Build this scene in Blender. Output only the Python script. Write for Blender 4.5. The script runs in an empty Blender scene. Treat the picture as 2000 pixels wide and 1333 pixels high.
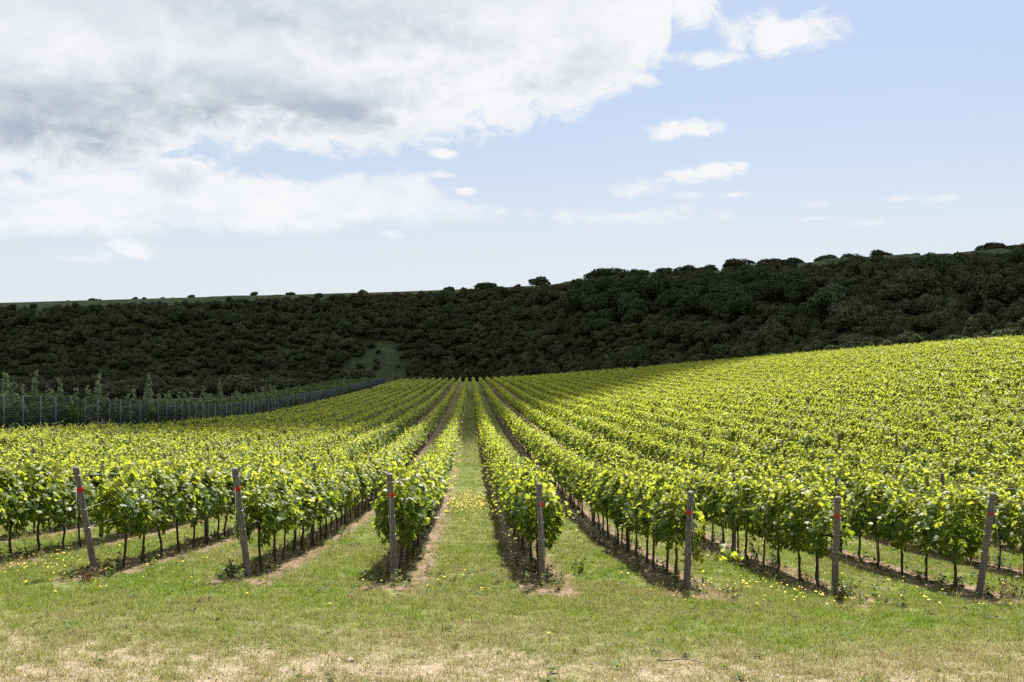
import bpy, math, random
import numpy as np
from mathutils import Vector

rng = np.random.default_rng(7)
random.seed(7)
scene = bpy.context.scene
COL = scene.collection

# ------------------------------------------------------------------ camera, light, exposure
F = 1944.0                      # focal length in photo pixels (35 mm lens)
VX, VY = 918.0, 700.0           # where the rows vanish / eye level in the photo
EYE = 1.62
cam_d = bpy.data.cameras.new('camera')
cam = bpy.data.objects.new('camera', cam_d); COL.objects.link(cam)
cam_d.lens = 35; cam_d.sensor_width = 36
cam_d.shift_x = (1000 - VX) / 2000.0
cam_d.shift_y = (VY - 666.5) / 2000.0
cam_d.clip_end = 8000
cam.location = (0, 0, EYE)
cam.rotation_euler = (math.radians(90), 0, 0)
scene.camera = cam

SUNV = Vector((0.20, 0.64, 1.0)).normalized()
SUN_EL = math.asin(SUNV.z); SUN_AZ = math.atan2(SUNV.x, SUNV.y)
sd = bpy.data.lights.new('sun', 'SUN'); sd.energy = 5.0; sd.angle = math.radians(0.53); sd.color = (1.0, 0.95, 0.86)
sun = bpy.data.objects.new('sun', sd); COL.objects.link(sun)
sun.rotation_euler = SUNV.to_track_quat('Z', 'Y').to_euler()
sun.location = (60, 120, 170)

scene.view_settings.view_transform = 'Standard'
scene.view_settings.look = 'None'
scene.view_settings.gamma = 1
scene.view_settings.use_curve_mapping = False
EXPO = 1.42
scene.view_settings.exposure = EXPO
scene.cycles.max_bounces = 4
scene.cycles.diffuse_bounces = 3
scene.cycles.use_adaptive_sampling = True
scene.cycles.adaptive_threshold = 0.02
scene.cycles.use_denoising = False
scene.cycles.sample_clamp_indirect = 3.0
scene.cycles.transmission_bounces = 4
scene.cycles.transparent_max_bounces = 8


# ------------------------------------------------------------------ node helper
class S:
    """a socket with arithmetic"""
    def __init__(s, nt, sock): s.nt, s.k = nt, sock
    def _m(s, op, *a, clamp=False):
        n = s.nt.nodes.new('ShaderNodeMath'); n.operation = op; n.use_clamp = clamp
        for i, v in enumerate((s,) + a):
            if isinstance(v, S): s.nt.links.new(v.k, n.inputs[i])
            else: n.inputs[i].default_value = v
        return S(s.nt, n.outputs[0])
    def __add__(s, o): return s._m('ADD', o)
    def __radd__(s, o): return s._m('ADD', o)
    def __sub__(s, o): return s._m('SUBTRACT', o)
    def __rsub__(s, o): return (s * -1.0) + o
    def __mul__(s, o): return s._m('MULTIPLY', o)
    def __rmul__(s, o): return s._m('MULTIPLY', o)
    def __truediv__(s, o): return s._m('DIVIDE', o)
    def pow(s, o): return s._m('POWER', o)
    def max(s, o): return s._m('MAXIMUM', o)
    def min(s, o): return s._m('MINIMUM', o)
    def abs(s): return s._m('ABSOLUTE')
    def sat(s): return s._m('ADD', 0.0, clamp=True)
    def step(s, a, b):
        n = s.nt.nodes.new('ShaderNodeMapRange'); n.interpolation_type = 'SMOOTHSTEP'
        s.nt.links.new(s.k, n.inputs[0]); n.inputs[1].default_value = a; n.inputs[2].default_value = b
        n.inputs[3].default_value = 0; n.inputs[4].default_value = 1
        return S(s.nt, n.outputs[0])


def noise(nt, vec, scale, detail=4, rough=0.55, dist=0.0):
    n = nt.nodes.new('ShaderNodeTexNoise'); n.inputs['Scale'].default_value = scale
    n.inputs['Detail'].default_value = detail; n.inputs['Roughness'].default_value = rough
    n.inputs['Distortion'].default_value = dist
    if vec is not None: nt.links.new(vec, n.inputs['Vector'])
    return S(nt, n.outputs['Fac'])


def mixc(nt, fac, a, b):
    n = nt.nodes.new('ShaderNodeMix'); n.data_type = 'RGBA'
    for sock, v in ((n.inputs[0], fac), (n.inputs[6], a), (n.inputs[7], b)):
        if isinstance(v, S): nt.links.new(v.k, sock)
        elif isinstance(v, bpy.types.NodeSocket): nt.links.new(v, sock)
        elif isinstance(v, (int, float)): sock.default_value = v
        else: sock.default_value = (*v, 1)
    return n.outputs[2]


# ------------------------------------------------------------------ world: sky with clouds
def build_world():
    w = bpy.data.worlds.new('World'); scene.world = w; w.use_nodes = True
    nt = w.node_tree; nt.nodes.clear()
    out = nt.nodes.new('ShaderNodeOutputWorld'); bg = nt.nodes.new('ShaderNodeBackground')
    STR = 0.05
    bg.inputs['Strength'].default_value = STR
    nt.links.new(bg.outputs[0], out.inputs[0])
    sky = nt.nodes.new('ShaderNodeTexSky'); sky.sky_type = 'NISHITA'; sky.sun_disc = False
    sky.sun_elevation = SUN_EL; sky.sun_rotation = SUN_AZ
    sky.air_density = 1.0; sky.dust_density = 1.6; sky.ozone_density = 1.6
    tc = nt.nodes.new('ShaderNodeTexCoord')
    sep = nt.nodes.new('ShaderNodeSeparateXYZ'); nt.links.new(tc.outputs['Generated'], sep.inputs[0])
    dx, dy, dz = (S(nt, sep.outputs[i]) for i in range(3))
    az = dx._m('ARCTAN2', dy)
    el = dz._m('ARCSINE')
    # cloud-deck coordinates (a flat layer seen in perspective)
    inv = (dz.max(0.0) + 0.16)
    cx = dx / inv; cy = dy / inv
    comb = nt.nodes.new('ShaderNodeCombineXYZ')
    nt.links.new(cx.k, comb.inputs[0]); nt.links.new((cy * 1.0).k, comb.inputs[1])
    P = comb.outputs[0]
    # direction space for puffs
    nA = noise(nt, P, 2.6, 5, 0.6, 0.3)
    nC = noise(nt, P, 1.1, 3, 0.5)
    puffv = nt.nodes.new('ShaderNodeVectorMath'); puffv.operation = 'MULTIPLY'
    nt.links.new(tc.outputs['Generated'], puffv.inputs[0]); puffv.inputs[1].default_value = (1, 1, 1.7)
    nD = noise(nt, puffv.outputs[0], 24, 7, 0.66, 0.5)
    nE = noise(nt, puffv.outputs[0], 8, 4, 0.58, 0.3)

    def ang(x, y):
        u, v = (x - VX) / F, (VY - y) / F
        return math.atan(u), math.atan2(v, math.hypot(1, u))

    A0, A1 = -0.75, 0.75

    def curve(pts, lo=0.0, hi=0.6):
        n = nt.nodes.new('ShaderNodeFloatCurve')
        c = n.mapping.curves[0]
        P_ = []
        for x, y in pts:
            a, e = ang(x, y)
            P_.append(((a - A0) / (A1 - A0), (e - lo) / (hi - lo)))
        c.points[0].location = (0.0, P_[0][1]); c.points[-1].location = (1.0, P_[-1][1])
        for p in P_: c.points.new(*p)
        n.mapping.update()
        t = ((az - A0) / (A1 - A0)).sat()
        nt.links.new(t.k, n.inputs['Value'])
        return S(nt, n.outputs[0]) * (hi - lo) + lo

    wob = (nD - 0.5) * 0.085 + (nE - 0.5) * 0.05
    # the large cloud over the left and middle
    low = curve([(-260, 345), (0, 338), (180, 338), (300, 318), (400, 282), (520, 285), (640, 300), (760, 288), (880, 268),
                 (980, 250), (1060, 222), (1160, 196), (1240, 165), (1290, 120), (1312, 60), (1322, -60), (1335, -330), (1700, -330)])
    Dm = el - low + wob
    a_main = Dm.step(-0.008, 0.016)
    a_main = a_main * (1.0 - (el - 0.42).step(0.0, 0.25))
    # flat band below it
    top = curve([(-260, 345), (0, 345), (150, 332), (300, 328), (440, 336), (600, 352), (680, 336), (780, 334), (850, 362),
                 (900, 395), (1040, 414), (1060, 440), (1100, 600), (1700, 600)])
    bot = curve([(-260, 470), (0, 466), (250, 455), (400, 450), (600, 453), (700, 446), (850, 434), (1040, 420), (1200, 420), (1700, 420)])
    streak = nA
    a_band = (top - el + wob * 0.45).step(-0.004, 0.009) * (el - bot + wob * 0.35).step(-0.006, 0.012)
    a_band = a_band * (0.55 + 0.45 * (streak * 0.7 + nD * 0.5 - 0.42).step(0.0, 0.3))

    def puff(x, y, rx, ry, soft=1.0, strength=1.0, tilt=0.0):
        a0, e0 = ang(x, y)
        px = (az - a0) / (rx / F); py = (el - e0) / (ry / F)
        if tilt: py = py - px * tilt
        r2 = px * px + py * py
        f = 1.0 - r2._m('SQRT') + (nD - 0.5) * 3.2 + (nE - 0.5) * 1.2
        return f.step(0.0, 0.75 * soft) * strength

    puffs = [puff(1350, 8, 75, 46), puff(1540, 68, 115, 40), puff(1445, 55, 50, 26, 1.2, .8), puff(1385, 116, 90, 20, 1.2, .9, -.25),
             puff(1322, 256, 58, 20), puff(1390, 250, 28, 12, 1.3, .7), puff(1372, 340, 85, 19), puff(1240, 372, 70, 20, 1.5, .8, .4),
             puff(1438, 381, 55, 11, 1.2, .8), puff(1345, 381, 45, 8, 1.5, .6), puff(1210, 423, 215, 21, 1.5, .85), puff(866, 300, 40, 12),
             puff(866, 342, 32, 8, 1.2, .8), puff(905, 373, 32, 12), puff(255, 487, 62, 19, 1.1, .95), puff(150, 507, 60, 6, 1.5, .5),
             puff(755, 456, 36, 14, 1.2, .8), puff(1750, 388, 38, 8, 1.5, .6), puff(1850, 385, 45, 9, 1.5, .6), puff(1590, 427, 45, 6, 1.5, .6),
             puff(1700, 436, 45, 6, 1.5, .5), puff(1600, 400, 32, 7, 1.5, .5), puff(352, 326, 62, 40)]
    a_p = puffs[0]
    for p in puffs[1:]: a_p = a_p.max(p)
    # the rest of the sky carries the same broken cloud
    fr = (az.abs() - 0.62).step(0.0, 0.2).max((el - 0.42).step(0.0, 0.25))
    a_gen = (nC * 0.75 + nA * 0.35 - 0.5).step(0.0, 0.12) * fr
    alpha = (a_main.max(a_band).max(a_p).max(a_gen) * 0.97).sat()
    # cloud tone: thick parts turn blue grey, thin lit parts stay white

    def blob(x, y, rx, ry):
        a0, e0 = ang(x, y)
        px = (az - a0) / (rx / F); py = (el - e0) / (ry / F)
        return 1.0 - (px * px + py * py).step(0.0, 1.0)
    thick = (blob(260, 240, 640, 170) * 0.95).max(blob(860, 120, 440, 140) * 0.9).max(blob(560, 10, 380, 110) * 0.75).max(blob(620, 235, 420, 90) * 0.9)
    tone = thick * ((nE * 1.1 + nA * 0.5 + nD * 0.35 - 0.62).step(0.0, 0.62)) * (Dm.step(0.004, 0.05))
    tone = tone.max(Dm.step(0.02, 0.10) * (nE * 0.7 + nA * 0.7 - 0.35).step(0.0, 0.5) * 0.34 * a_main)
    tone = tone * (1.0 - puff(360, 322, 58, 38)) 
    tone = tone.max(puff(346, 354, 62, 30, 1.6) * 0.42).max((nC * 0.6 + nA * 0.4 - 0.42).step(0.0, 0.2) * 0.6 * fr)
    base = 1.0 / STR / (2 ** EXPO)
    wob2 = (nA - 0.5) * 0.34 + (nD - 0.5) * 0.20 + (nE - 0.5) * 0.25
    white = tuple(base * c for c in (0.93, 0.935, 0.95))
    grey = tuple(base * c for c in (0.43, 0.51, 0.605))
    ccol = mixc(nt, (tone + wob2 * a_main).sat(), white, grey)
    # a thin summer haze pales the clear sky
    up = (el - 0.05).step(0.0, 0.26)
    hzc = mixc(nt, up, tuple(base * c for c in (0.76, 0.82, 0.885)), tuple(base * c for c in (0.50, 0.62, 0.81)))
    clear = nt.nodes.new('ShaderNodeMix'); clear.data_type = 'RGBA'
    nt.links.new((0.9 - up * 0.35).k, clear.inputs[0]); nt.links.new(sky.outputs[0], clear.inputs[6])
    nt.links.new(hzc, clear.inputs[7])
    col = mixc(nt, alpha, clear.outputs[2], ccol)
    nt.links.new(col, bg.inputs['Color'])
    w.cycles.sampling_method = 'NONE'


build_world()


# ------------------------------------------------------------------ small tools
def tag(o, label=None, cat=None, group=None, kind=None):
    if label: o['label'] = label
    if cat: o['category'] = cat
    if group: o['group'] = group
    if kind: o['kind'] = kind
    return o


def mk_mesh(name, V, faces, mat=None, attrs=None, smooth=False):
    """faces: list of int arrays, each (m, k)"""
    me = bpy.data.meshes.new(name)
    V = np.asarray(V, dtype=np.float32).reshape(-1, 3)
    if not isinstance(faces, (list, tuple)): faces = [faces]
    faces = [np.asarray(f, dtype=np.int32) for f in faces if len(f)]
    me.vertices.add(len(V)); me.vertices.foreach_set('co', V.ravel())
    loops = np.concatenate([f.ravel() for f in faces])
    tot = np.concatenate([np.full(len(f), f.shape[1], np.int32) for f in faces])
    start = np.concatenate([[0], np.cumsum(tot)[:-1]]).astype(np.int32)
    me.loops.add(len(loops)); me.loops.foreach_set('vertex_index', loops)
    me.polygons.add(len(tot)); me.polygons.foreach_set('loop_start', start)
    try: me.polygons.foreach_set('loop_total', tot)
    except Exception: pass
    if smooth: me.polygons.foreach_set('use_smooth', np.ones(len(tot), bool))
    me.update(calc_edges=True)
    for k, a in (attrs or {}).items():
        at = me.attributes.new(k, 'FLOAT', 'POINT'); at.data.foreach_set('value', np.asarray(a, np.float32))
    if mat: me.materials.append(mat)
    return me


def link(name, me, parent=None, loc=None):
    o = bpy.data.objects.new(name, me); COL.objects.link(o)
    if parent: o.parent = parent
    if loc is not None: o.location = loc
    return o


def empty(name, loc, rz=0.0):
    o = bpy.data.objects.new(name, None); o.empty_display_size = 0.2; COL.objects.link(o)
    o.location = loc; o.rotation_euler = (0, 0, rz)
    return o


class MB:
    def __init__(s): s.V = []; s.Q = []; s.T = []; s.n = 0
    def add(s, V, Q=(), T=()):
        V = np.asarray(V, float).reshape(-1, 3)
        if len(Q): s.Q.append(np.asarray(Q, int) + s.n)
        if len(T): s.T.append(np.asarray(T, int) + s.n)
        s.V.append(V); s.n += len(V)
    def tube(s, path, rad, k=6, cap=True):
        path = np.asarray(path, float); m = len(path)
        rad = np.broadcast_to(np.asarray(rad, float), (m,))
        tan = np.gradient(path, axis=0); tan /= np.linalg.norm(tan, axis=1)[:, None] + 1e-9
        ref = np.where(np.abs(tan[:, 2:3]) > 0.9, np.array([[1., 0, 0]]), np.array([[0, 0, 1.]]))
        e1 = np.cross(tan, ref); e1 /= np.linalg.norm(e1, axis=1)[:, None] + 1e-9
        e2 = np.cross(tan, e1)
        a = np.arange(k) * 2 * np.pi / k
        V = path[:, None] + rad[:, None, None] * (e1[:, None] * np.cos(a)[None, :, None] + e2[:, None] * np.sin(a)[None, :, None])
        V = V.reshape(-1, 3); Q = []
        for i in range(m - 1):
            for j in range(k):
                Q.append([i * k + j, i * k + (j + 1) % k, (i + 1) * k + (j + 1) % k, (i + 1) * k + j])
        T = []
        if cap:
            V = np.vstack([V, path[0], path[-1]])
            for j in range(k):
                T.append([m * k, (j + 1) % k, j]); T.append([m * k + 1, (m - 1) * k + j, (m - 1) * k + (j + 1) % k])
        s.add(V, Q, T)
    def mesh(s, name, mat, smooth=True, attrs=None):
        V = np.vstack(s.V); f = []
        if s.Q: f.append(np.vstack(s.Q))
        if s.T: f.append(np.vstack(s.T))
        return mk_mesh(name, V, f, mat, attrs, smooth)


def vnoise(x, y, seed=0):
    """smooth value noise, 0..1"""
    x = np.asarray(x, float); y = np.asarray(y, float)
    xi = np.floor(x).astype(np.int64); yi = np.floor(y).astype(np.int64)
    fx = x - xi; fy = y - yi; fx = fx * fx * (3 - 2 * fx); fy = fy * fy * (3 - 2 * fy)
    def h(a, b):
        v = (a * 374761393 + b * 668265263 + seed * 1442695041) & 0xFFFFFFFF
        v = ((v ^ (v >> 13)) * 1274126177) & 0xFFFFFFFF
        return ((v ^ (v >> 16)) & 0xFFFF) / 65535.0
    return (h(xi, yi) * (1 - fx) + h(xi + 1, yi) * fx) * (1 - fy) + (h(xi, yi + 1) * (1 - fx) + h(xi + 1, yi + 1) * fx) * fy


def fbm(x, y, seed=0, o=4):
    r = 0; a = 0.5; t = 0
    for i in range(o):
        r = r + a * vnoise(x * 2 ** i, y * 2 ** i, seed + i); t += a; a *= 0.5
    return r / t


def sstep(a, b, x):
    t = np.clip((x - a) / (b - a), 0, 1); return t * t * (3 - 2 * t)


# ------------------------------------------------------------------ terrain (h = metres below eye level)
CP = []
for z, h, s in ((-60, -6, .0), (-30, -2.2, .005), (0, 1.62, .01), (7.7, 2.51, .018)):
    for X in (-40, -10, 0, 10, 40): CP.append((X, z, h + s * X))
for x, y in ((187, 1122), (485, 1128), (772, 1137), (1060, 1139), (1340, 1154), (1630, 1163), (1912, 1167)):
    CP.append(((x - VX) / F * 14.85, 14.85, (y - VY) / F * 14.85))
CP += [(-14, 14.85, 3.0), (18, 14.85, 3.75), (-12, 25, 4.2), (0, 25, 4.32), (13, 25, 4.4), (2, 20.4, 3.98), (-3.3, 34, 5.0), (3.2, 34, 4.85), (1, 46.2, 5.3), (1, 67.5, 5.95), (-12, 60, 5.95), (-12, 100, 7.0),
       (-20, 40, 4.75), (20, 40, 4.5), (1, 108, 6.65), (1, 150, 7.05), (0, 231, 7.58), (-23, 49, 5.1), (-29, 61, 4.72), (-29, 75, 5.5), (-29, 88, 6.15), (-29, 107.6, 7.4), (-29, 177, 8.6), (-29, 258, 9.0),
       (-29, 290, 8.9), (-29, 335, 8.8), (-23, 61, 5.75), (-23, 75, 6.5), (-23, 88, 7.0), (-23, 107, 7.65), (-23, 177, 8.4), (-23, 258, 8.6),
       (-23, 335, 8.5), (36, 70, 3.4), (48, 90, 1.9), (68, 124, -0.7), (30, 124, 4.7), (78, 140, -1.7),
       (55, 201, 1.4), (36, 251, 4.3), (0, 300, 7.9), (4, 337, 8.0), (-70, 60, 5.5), (-70, 124, 9.0), (-70, 200, 10.5), (-70, 300, 10.8),
       (-70, 360, 10.6), (-160, 200, 11), (-160, 340, 11), (30, 165, 4.6), (100, 100, -3.2), (140, 60, -2), (100, 30, 1.5), (-100, 30, 2.5), (160, 120, -7),
       (160, 0, 0), (-160, 0, 1), (-160, 80, 5), (250, 150, -12), (-300, 340, 11)]
CP = np.array(CP, float)
_sc = np.array([1.0, 0.55])


def _tps(r2):
    return np.where(r2 > 0, 0.5 * r2 * np.log(np.maximum(r2, 1e-12)), 0)


_Q = CP[:, :2] * _sc / 50
_n = len(_Q)
_K = _tps(((_Q[:, None] - _Q[None]) ** 2).sum(-1)) + np.eye(_n) * 0.0006
_Pm = np.c_[np.ones(_n), _Q]
_A = np.block([[_K, _Pm], [_Pm.T, np.zeros((3, 3))]])
_W = np.linalg.solve(_A, np.r_[CP[:, 2], 0, 0, 0])


def field_h(X, Y):
    q = np.stack([np.asarray(X, float).ravel(), np.asarray(Y, float).ravel()], 1) * _sc / 50
    out = np.empty(len(q))
    for i in range(0, len(q), 20000):
        b = q[i:i + 20000]
        out[i:i + 20000] = _tps(((b[:, None] - _Q[None]) ** 2).sum(-1)) @ _W[:_n] + _W[_n] + b @ _W[_n + 1:]
    return out.reshape(np.shape(X))


def field_end(X):
    """far end of the rows for a row at X"""
    X = np.asarray(X, float)
    return np.where(X < 4, 337.0, 337 - 2.66 * (X - 4))


_us = np.array([-1.5, -.6, -.47, -.2, -.1, 0, .02, .06, .1, .145, .2, .2737, .4, .556, .8, 1.5])
_zb = np.array([330, 330, 330, 348, 352, 352, 346, 306, 282, 258, 234, 208, 175, 147, 118, 75.])
_zc = np.array([440, 460, 460, 455, 450, 445, 443, 436, 427, 414, 392, 358, 318, 288, 260, 220.])
_yc = np.array([600, 596, 592, 577, 572, 565, 563, 559, 555, 549, 541, 532, 511, 496, 480, 470.])
_hc = (_yc - VY) / F * _zc


def hill_params(X, Y):
    u = np.clip(X / np.maximum(Y, 1.0), -1.5, 1.5)
    return u, np.interp(u, _us, _zb), np.interp(u, _us, _zc), np.interp(u, _us, _hc)


def ground_z(X, Y, detail=True):
    X = np.asarray(X, float); Y = np.asarray(Y, float)
    u, zb, zc, hc = hill_params(X, Y)
    past = (Y > zb) & (Y > 40)
    Xb = np.where(past, u * zb, X); Yb = np.where(past, zb, Y)
    hb = field_h(Xb, Yb)
    t = np.where(past, (Y - zb) / (zc - zb), 0)
    s = 1 - (1 - np.clip(t, 0, 1)) ** 1.55
    s = s * sstep(0, 0.18, t) + (1 - sstep(0, 0.18, t)) * s * 0.55
    h = hb + (hc - hb) * s
    h = np.where(t > 1, hc + (t - 1) * 3.0, h)
    Z = EYE - h
    if detail:
        Z = Z + (fbm(X * 1.3, Y * 1.3, 3, 3) - .5) * 0.05 * sstep(150, 40, Y)
        Z = Z + np.where(t > 0, (fbm(X / 14, Y / 14, 9, 3) - .5) * 5.0 * sstep(0.05, .3, t) * sstep(1.0, .8, t), 0)
    return Z


def gz(x, y): return float(ground_z(np.array([x]), np.array([y]))[0])


# ------------------------------------------------------------------ materials
def new_mat(name):
    m = bpy.data.materials.new(name); m.use_nodes = True
    nt = m.node_tree; nt.nodes.clear()
    out = nt.nodes.new('ShaderNodeOutputMaterial')
    return m, nt, out


def principled(nt, rough=0.8, spec=0.2):
    b = nt.nodes.new('ShaderNodeBsdfPrincipled')
    b.inputs['Roughness'].default_value = rough
    b.inputs['Specular IOR Level'].default_value = spec
    return b


def attr(nt, name, kind='GEOMETRY'):
    a = nt.nodes.new('ShaderNodeAttribute'); a.attribute_type = kind; a.attribute_name = name
    return S(nt, a.outputs['Fac'])


def leaf_mat(name, r0, r1, t0, t1, fac=0.45, rough=0.42, spec=0.45, inst_tone=False, vary=0.12):
    m, nt, out = new_mat(name)
    tone = attr(nt, 'tone', 'INSTANCER' if inst_tone else 'GEOMETRY')
    oi = nt.nodes.new('ShaderNodeObjectInfo')
    tn = (tone + (S(nt, oi.outputs['Random']) - 0.5) * vary).sat()
    b = principled(nt, rough, spec)
    nt.links.new(mixc(nt, tn, r0, r1), b.inputs['Base Color'])
    tr = nt.nodes.new('ShaderNodeBsdfTranslucent')
    nt.links.new(mixc(nt, tn, t0, t1), tr.inputs['Color'])
    mx = nt.nodes.new('ShaderNodeMixShader'); mx.inputs[0].default_value = fac
    nt.links.new(b.outputs[0], mx.inputs[1]); nt.links.new(tr.outputs[0], mx.inputs[2])
    nt.links.new(mx.outputs[0], out.inputs[0])
    return m


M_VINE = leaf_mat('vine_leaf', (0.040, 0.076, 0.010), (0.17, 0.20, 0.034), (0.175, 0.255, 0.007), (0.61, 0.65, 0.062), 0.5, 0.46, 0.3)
M_GRASS = leaf_mat('grass_blade', (0.10, 0.155, 0.022), (0.275, 0.235, 0.115), (0.22, 0.31, 0.022), (0.30, 0.25, 0.09), 0.4, 0.55, 0.2, True, 0.15)
M_WEED = leaf_mat('weed_leaf', (0.075, 0.125, 0.022), (0.14, 0.08, 0.04), (0.19, 0.27, 0.02), (0.2, 0.1, 0.04), 0.4, 0.6, 0.15, True, 0.2)
M_SAPL = leaf_mat('sapling_leaf', (0.10, 0.14, 0.045), (0.42, 0.45, 0.34), (0.2, 0.27, 0.05), (0.36, 0.42, 0.2), 0.38, 0.5, 0.35)


def bush_mat(name, cols):
    m, nt, out = new_mat(name)
    oi = nt.nodes.new('ShaderNodeObjectInfo')
    rp = nt.nodes.new('ShaderNodeValToRGB'); nt.links.new(oi.outputs['Random'], rp.inputs[0])
    e = rp.color_ramp.elements
    e[0].color = (*cols[0], 1); e[1].color = (*cols[-1], 1)
    for i, c in enumerate(cols[1:-1]):
        k = e.new((i + 1) / (len(cols) - 1)); k.color = (*c, 1)
    tone = attr(nt, 'tone')
    col = mixc(nt, tone * 0.6, rp.outputs[0], (0.075, 0.095, 0.03))
    b = principled(nt, 0.75, 0.06); nt.links.new(col, b.inputs['Base Color'])
    tr = nt.nodes.new('ShaderNodeBsdfTranslucent'); nt.links.new(col, tr.inputs['Color'])
    mx = nt.nodes.new('ShaderNodeMixShader'); mx.inputs[0].default_value = 0.2
    nt.links.new(b.outputs[0], mx.inputs[1]); nt.links.new(tr.outputs[0], mx.inputs[2])
    nt.links.new(mx.outputs[0], out.inputs[0])
    return m


M_SCRUB = bush_mat('scrub_leaf', [(0.052, 0.055, 0.029), (0.082, 0.068, 0.042), (0.062, 0.082, 0.033), (0.115, 0.105, 0.060), (0.050, 0.062, 0.028), (0.085, 0.076, 0.047), (0.080, 0.105, 0.042)])
M_TREE = bush_mat('tree_leaf', [(0.042, 0.054, 0.024), (0.058, 0.076, 0.031), (0.050, 0.058, 0.031)])
M_EDGE = bush_mat('margin_leaf', [(0.085, 0.12, 0.035), (0.11, 0.14, 0.045), (0.075, 0.105, 0.035)])  # paler leaf colour stands for partial sun on the margin shrubs


def plain(name, c0, c1, scale, rough=0.85, spec=0.2, bump=0.0, stretch=(1, 1, 1), metal=0.0):
    m, nt, out = new_mat(name)
    tc = nt.nodes.new('ShaderNodeTexCoord'); mp = nt.nodes.new('ShaderNodeMapping')
    mp.inputs['Scale'].default_value = stretch
    nt.links.new(tc.outputs['Object'], mp.inputs[0])
    oi = nt.nodes.new('ShaderNodeObjectInfo')
    n = noise(nt, mp.outputs[0], scale, 6, 0.65)
    n2 = (n - 0.32).step(0.0, 0.4)
    n2 = (n2 + (S(nt, oi.outputs['Random']) - 0.5) * 0.25).sat()
    b = principled(nt, rough, spec); b.inputs['Metallic'].default_value = metal
    nt.links.new(mixc(nt, n2, c0, c1), b.inputs['Base Color'])
    if bump:
        bp = nt.nodes.new('ShaderNodeBump'); bp.inputs['Strength'].default_value = bump; bp.inputs['Distance'].default_value = 0.01
        nt.links.new(n.k, bp.inputs['Height']); nt.links.new(bp.outputs[0], b.inputs['Normal'])
    nt.links.new(b.outputs[0], out.inputs[0])
    return m


M_POST = plain('weathered_wood', (0.082, 0.075, 0.068), (0.20, 0.187, 0.172), 14, 0.85, 0.2, 0.5, (3, 3, .25))
M_RED = plain('red_paint', (0.32, 0.018, 0.012), (0.48, 0.03, 0.02), 30, 0.6, 0.3)
M_BARK = plain('vine_bark', (0.035, 0.026, 0.02), (0.10, 0.075, 0.055), 30, 0.9, 0.1, 0.6, (3, 3, .5))
M_TRUNK = plain('tree_bark', (0.03, 0.026, 0.02), (0.07, 0.06, 0.048), 5, 0.9, 0.1)
M_WIRE = plain('galvanised_wire', (0.32, 0.33, 0.34), (0.5, 0.51, 0.52), 8, 0.4, 0.5, metal=0.7)
M_FPOST = plain('fence_steel', (0.13, 0.15, 0.18), (0.21, 0.235, 0.27), 3, 0.5, 0.4)
M_FMESH = plain('fence_wire', (0.05, 0.058, 0.072), (0.08, 0.09, 0.11), 3, 0.6, 0.3)
M_STONE = plain('flint', (0.2, 0.17, 0.14), (0.45, 0.42, 0.37), 22, 0.8, 0.25, 0.4)
M_TWIG = plain('dry_twig', (0.12, 0.09, 0.06), (0.28, 0.22, 0.16), 30, 0.9, 0.1)
M_PETAL = plain('yellow_petal', (0.48, 0.36, 0.012), (0.6, 0.48, 0.03), 20, 0.6, 0.2)
M_SHOOT = plain('green_shoot', (0.10, 0.15, 0.03), (0.17, 0.17, 0.05), 12, 0.6, 0.3)


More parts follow.
